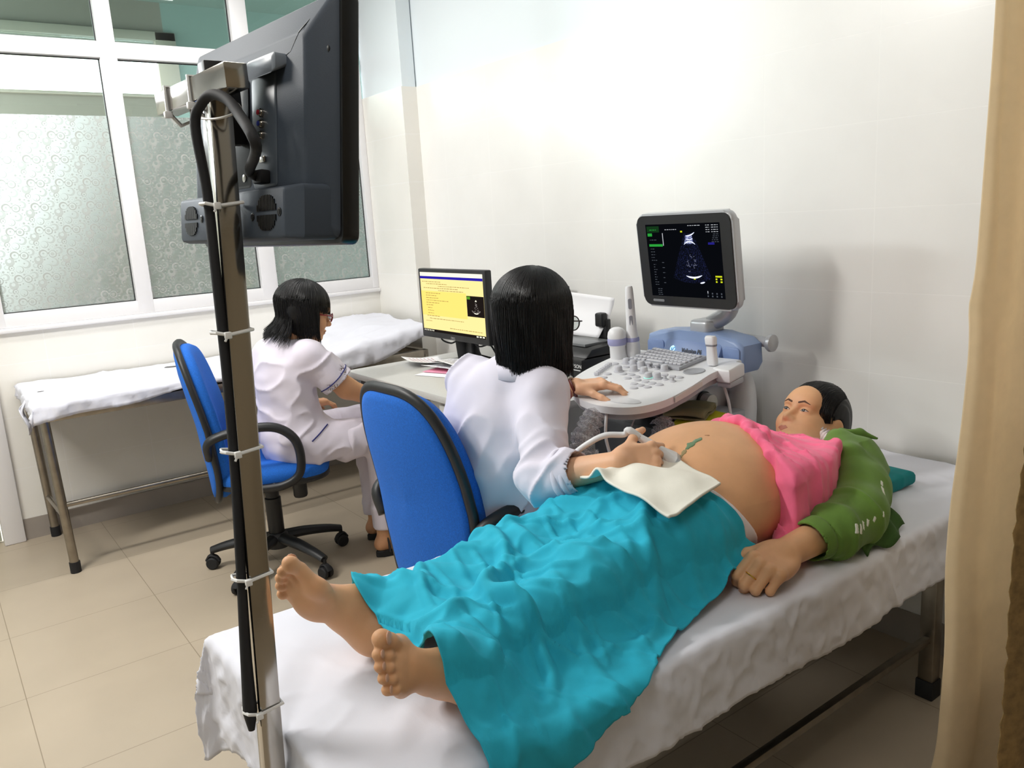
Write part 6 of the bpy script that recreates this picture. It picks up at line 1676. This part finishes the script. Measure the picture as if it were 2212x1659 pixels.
def bob_hair(H, parent, length, flick=0.0, bangs=False, seed=1, n=1500, back=.0, wide=1.0, face_gap=.62, tuck=0.0):
    k = H.k; r = np.random.default_rng(seed)
    B = SDF(); B.ell(H.h(-.016, 0, .038), np.array((.107, .089 * wide, .093)) * k, H.R)
    z = np.array((0, 0, 1.0)); dn = -z
    # curtain of hair hanging behind and at the sides
    top = H.h(-.03, 0, .02); bot = top + dn * (length - .03) + H.f * -.0
    fh = unit(H.f - z * (H.f @ z)); lh = np.cross(z, fh)
    C = SDF(); C.rbox((top + bot) / 2 + fh * .004 + z * .03, (.060 * k, .080 * k * wide, (length - .04) / 2), .05, np.stack([fh, lh, z], 1)); B.add(C, .05)
    # open the face
    B.fn(lambda P: SDF().rbox(H.h(.112 if not bangs else .102, 0, -.062 if not bangs else -.070), (.085 * k, (.058 if not bangs else .085) * k, .092 * k), .03, H.R)(P), .012, 's')
    B.fn(lambda P: SDF().cap(H.h(-.0, 0, -.12), H.h(.03, 0, -.23), .06, .07)(P), .01, 's')
    def dd_(P):
        ph = np.arctan2((P - H.c) @ lh, (P - H.c) @ fh)
        return .003 * vnoise(P, (16, 16, 5), seed + 1)
    lo = H.c - np.array((.17, .17, length + .10)); hi = H.c + np.array((.17, .17, .17))
    P, F = B.mesh(lo, hi, .0042, dd_); ho = mesh_np('hair', P, F, M_hair, parent)
    cv = []
    while len(cv) < n:
        ph = r.uniform(-PI, PI)                                  # 0 = back
        if not bangs and abs(ph) > 2.05: continue
        K = 20; pts = []
        front = abs(ph) > (2.02 if bangs else 2.25)
        Lc = length * (r.uniform(.86, 1.05) + (.10 * r.uniform(0, 1) if r.uniform() < .25 else 0) + .05 * math.sin(ph * 9 + seed)) * (1 - .06 * max(0, abs(ph) - 1.2))
        if front: Lc = .055 * r.uniform(.75, 1.1)
        out = r.uniform(.995, 1.035); jit = r.uniform(-1, 2.2)
        th0 = r.uniform(.05, 1.0)
        a, b_, c_ = .112 * k * out, .094 * k * wide * out, .098 * k * out
        o = H.h(-.016, 0, .038)
        arc = (PI / 2 - th0)
        for j in range(K):
            s_ = j / (K - 1) * (arc * .1 + Lc - .03)
            if s_ < arc * .1:
                th = th0 + s_ / .1; p = o + (-H.f * a * math.cos(ph) + H.l * b_ * math.sin(ph)) * math.sin(th) + H.u * c_ * math.cos(th); q = p
            else:
                dz = s_ - arc * .1; w = dz / max(Lc, .05)
                p = q - z * dz + (-fh * math.cos(ph) + lh * math.sin(ph)) * (-.016 * w * w + .014 * max(0, w - .6) * jit + (flick * max(0, w - .35) ** 2 if abs(ph) < 1.0 else 0)) - fh * back * w + np.array((math.sin(s_ * 30 + ph * 7), math.cos(s_ * 25 + ph * 5), 0)) * .0022
            pts.append(p)
        cv.append(pts)
    strands('hair_strands', np.array(cv), .0015, .0004, M_hair, ho)
    return ho
hair_d = bob_hair(HD, doc, .215, bangs=False, seed=3, n=3200, wide=1.04)
# glasses
def glasses(H, parent, m, R=.0225, rx=1.0, w=.0017):
    fr = None
    for q in (-1, 1):
        c = H.h(.108, .032 * q, .0); bm = bmesh.new()
        tube(bm, [c + H.l * R * rx * math.cos(t) + H.u * R * .82 * math.sin(t) - H.f * .004 * math.cos(t) * q for t in np.linspace(0, 2 * PI, 28, endpoint=False)], w, 6, closed=True)
        if fr is None: fr = obj('glasses', bm, m, parent, smooth=180)
        else: obj('rim', bm, m, fr, smooth=180)
        bm = bmesh.new(); lathe(bm, [(R * .97, -.0006), (R * .97, .0006)], 24, frame(c, H.l, H.u, H.f) @ Matrix.Diagonal((rx, .82, 1, 1))); obj('lens', bm, M_glass, fr)
        bm = bmesh.new(); tube(bm, smooth_path([H.h(.106, .054 * q, .006), H.h(.09, .073 * q, .008), H.h(.03, .078 * q, .006), H.h(-.02, .08 * q, .004)], 4), w * 1.1, 6); obj('temple', bm, m, fr)
    bm = bmesh.new(); tube(bm, smooth_path([H.h(.108, -.011, .004), H.h(.114, 0, .008), H.h(.108, .011, .004)], 4), w, 6); obj('bridge', bm, m, fr)
glasses(HD, doc, mat('black_wire_frame', '#15151a', .3))

# probe in her right hand, pressed on the belly
prb = thing('ultrasound_probe', 'white convex probe held in the doctor\'s right hand against the belly', 'ultrasound probe', (1.303, 1.18, .835), group=None)
pa_, pe_ = np.array((1.262, 1.222, .883)), np.array((1.299, 1.183, .846)); pv = unit(pe_ - pa_)
sx_ = unit(np.cross(pv, (0, 0, 1))); sy_ = np.cross(pv, sx_)
PRM = frame(pa_, sx_, sy_, pv)
bm = bmesh.new(); Lp = float(np.linalg.norm(pe_ - pa_))
loft(bm, [[(x, y, z) for x, y in rrect(w, d, min(w, d) * .45, 5)] for w, d, z in ((.016, .016, -.030), (.020, .018, -.015), (.024, .020, .01), (.028, .022, Lp - .03), (.050, .024, Lp - .012), (.056, .024, Lp - .004))], PRM); obj('probe_body', bm, M_usw, prb)
bm = bmesh.new(); loft(bm, [[(x, y, z) for x, y in rrect(w, d, min(w, d) * .45, 5)] for w, d, z in ((.056, .0235, Lp - .004), (.054, .021, Lp + .004), (.04, .014, Lp + .010), (.01, .006, Lp + .012))], PRM); obj('probe_lens', bm, mat('pale_grey_lens', '#b9bfc8', .3), prb)
bm = bmesh.new(); tube(bm, smooth_path([pa_ - pv * .028, pa_ - pv * .06, (1.225, 1.268, .905), (1.192, 1.295, .905), (1.165, 1.325, .885), (1.15, 1.36, .855), (1.17, 1.44, .80), (1.30, 1.58, .68)], 8), [.0085] * 8 + [.0068] * 49, 10)
obj('probe_cable', bm, M_usw, prb, smooth=180)

# ------------------------------------------------------------------ the second woman at the desk
nur = thing('person', 'seated woman in a white short-sleeved uniform and red glasses at the desk by the window', 'person', (1.17, 3.15, .48))
HN = Head((1.262, 3.135, 1.062), (.955, -.20, -.26), (.26, -.05, .96), .98)
NB = SDF(); HN.sdf(NB)
NB.chain([HN.h(-.02, 0, -.07), (1.20, 3.145, .95), (1.18, 3.15, .90)], [.050, .052, .07], .04)
NSR, NER, NWR = (1.215, 3.02, .905), (1.345, 2.985, .755), (1.50, 2.965, .672)
NSL, NEL, NWL = (1.145, 3.285, .895), (1.075, 3.345, .74), (1.30, 3.30, .66)
NB.chain([NSR, NER, NWR], [.05, .042, .030], .03); NB.chain([NSL, NEL, NWL], [.05, .042, .03], .03)
add_hand(NB, np.array(NWR), (.95, .0, -.25), (.2, .0, .97), 1, ((25, 35, 20),) * 4, k=.92)
add_hand(NB, np.array(NWL), (.95, -.1, -.15), (.2, .0, .97), -1, ((25, 35, 20),) * 4, k=.92)
NB.chain([(1.46, 3.0, .16), (1.46, 3.0, .07)], [.036, .034], .02); NB.chain([(1.44, 3.0, .05), (1.52, 2.985, .035), (1.60, 2.97, .026)], [.033, .030, .026], .02)
NB.chain([(1.52, 3.2, .16), (1.52, 3.2, .07)], [.036, .034], .02); NB.chain([(1.50, 3.2, .05), (1.58, 3.19, .035), (1.66, 3.18, .026)], [.033, .030, .026], .02)
INN = SDF(); INN.chain([(1.18, 3.15, .90), (1.17, 3.15, .56)], [.085, .10], .03)
for (kx, ky, ax_, ay_) in ((1.475, 3.005, 1.46, 3.0), (1.52, 3.22, 1.52, 3.2)): INN.chain([(1.17, 3.08 if ky < 3.1 else 3.22, .53), (kx, ky, .53), (ax_, ay_, .10)], [.07, .052, .034], .03)
regs = [INN.mesh((1.0, 2.9, .08), (1.66, 3.4, 1.0), .012), NB.mesh(HN.c - (.14, .13, .20), HN.c + (.15, .13, .16), .0032), NB.mesh((1.0, 2.88, .60), (1.68, 3.42, .86), .0045), NB.mesh((1.38, 2.92, .0), (1.72, 3.26, .22), .005), NB.mesh((1.05, 2.95, .84), (1.3, 3.35, .98), .008)]
V_, F_ = join(regs); nb = mesh_np('body', V_, F_, M_skin_n, nur)
HN.face(NB, nb, M_lipn)
UN = SDF()
UN.ell((1.155, 3.15, .765), (.118, .165, .20), R3((1, -.05, .05), (.05, 1, 0), (0, 0, 1)), .05)
UN.ell((1.165, 3.15, .56), (.138, .18, .14), k=.08)
UN.chain([(1.205, 3.03, .895), (1.185, 3.15, .925), (1.15, 3.27, .89)], [.058, .062, .058], .05)
UN.chain([HN.h(-.03, 0, -.10) - (0, 0, .02), (1.19, 3.15, .93)], [.055, .07], .03)
UN.chain([(1.18, 3.06, .53), (1.36, 3.03, .535)], [.105, .088], .05); UN.chain([(1.18, 3.24, .53), (1.36, 3.24, .535)], [.105, .088], .05)
SE = np.array(NSR) + (np.array(NER) - np.array(NSR)) * .80; sd = unit(np.array(NER) - np.array(NSR))
UN.chain([NSR, SE - sd * .0], [.068, .070], .03)
UN.fn(lambda P: np.where((np.linalg.norm(P - SE, axis=1) < .10) & ((P - SE) @ sd > -.06) & (P[:, 1] < 3.055), (P - SE) @ sd, -1.0), .002, 'i')
UN.cap(SE - sd * .03, SE + sd * .08, .056, .058, .003, 's')
SE2 = np.array(NSL) + (np.array(NEL) - np.array(NSL)) * .75; UN.chain([NSL, SE2], [.066, .066], .03)
UN.fn(lambda P: SDF().cap(HN.h(-.02, 0, -.06), (1.20, 3.145, .95), .054, .054)(P), .006, 's')
UN.fn(lambda P: .475 - P[:, 2] + .0 * P[:, 0], .01, 'i')
UN.fn(lambda P: P[:, 0] - 1.40, .01, 'i')
def und(P): return .009 * ridge(np.stack([P[:, 0] * .5 + .3 * P[:, 2], P[:, 1] * .5, P[:, 2] - .5 * P[:, 0]], 1), (13, 13, 13), 71, 1.8) + .003 * vnoise(P, (22, 22, 22), 72) - .003
P, F = UN.mesh((.98, 2.88, .44), (1.50, 3.42, 1.02), .0052, und); uni = mesh_np('white_uniform', P, F, M_coatn, nur)
M_navy = mat('navy_piping', '#1f2468', .8)
a1 = unit(np.cross(sd, (0, 1, 0))); a2 = np.cross(sd, a1)
bm = bmesh.new()
def on_surf(S, p, c, extra=.0008):
    p = np.array(p, float); c = np.array(c, float); v = unit(p - c); t = 0.0
    q = c + v * .085
    for _ in range(40):
        dq = float(S(q[None])[0] - und(q[None])[0]); q = q - v * dq * .8
    return q + v * extra
tube(bm, [on_surf(UN, SE - sd * .028 + a1 * math.cos(t) + a2 * math.sin(t), SE - sd * .028) for t in np.linspace(-1.5, PI + 1.5, 40)], .0022, 6)
obj('sleeve_piping', bm, M_navy, uni)
bm = bmesh.new(); tube(bm, [on_surf(UN, (1.165 + .085 * t, 2.80, .575 + .048 * t), (1.165 + .085 * t, 3.03, .575 + .048 * t)) for t in np.linspace(0, 1, 12)], .0026, 6); obj('pocket_piping', bm, M_navy, uni)
TN = SDF(); TN.chain([(1.34, 3.03, .53), (1.475, 3.005, .535), (1.485, 3.0, .48), (1.465, 3.0, .13)], [.088, .076, .068, .050], .04); TN.chain([(1.34, 3.24, .53), (1.52, 3.22, .535), (1.53, 3.21, .48), (1.52, 3.2, .13)], [.088, .076, .068, .050], .04)
TN.plane((0, 0, .118), (0, 0, -1), .004)
P, F = TN.mesh((1.24, 2.90, .10), (1.64, 3.34, .66), .006, lambda P: .008 * ridge(np.stack([P[:, 0], P[:, 1], P[:, 2] * .5 + P[:, 0] * .3], 1), (14, 14, 14), 81) - .002); mesh_np('white_trousers', P, F, M_coatn, nur)
for (x, y) in ((1.46, 3.0), (1.52, 3.2)):
    bm = bmesh.new(); prism(bm, [(x - .05 + .12 + .125 * math.cos(t) * 1.0, y - .01 + (.040 + .006 * math.cos(t)) * math.sin(t)) for t in np.linspace(0, 2 * PI, 28, endpoint=False)], .0, .028, None, .006); sa = obj('sandal_sole', bm, M_rubber, nur)
    for dx, z0, r_ in ((-.005, .085, .042), (.11, .032, .043)):
        bm = bmesh.new(); tube(bm, [(x + dx + (.03 * abs(math.cos(t)) if dx < 0 else 0) * 0, y - .003 + r_ * math.cos(t), .022 + z0 * max(0, math.sin(t)) ** .6 * (.9 if dx > 0 else .75)) for t in np.linspace(0, PI, 16)], .010, 8, flat=.4, up=(1, 0, 0)); obj('sandal_strap', bm, M_rubber, sa)
hair_n = bob_hair(HN, nur, .185, flick=.28, bangs=True, seed=8, n=2600, back=.0, wide=1.03)
glasses(HN, nur, mat('red_glasses_frame', '#8e1f2c', .3), R=.0205, rx=1.12, w=.0022)
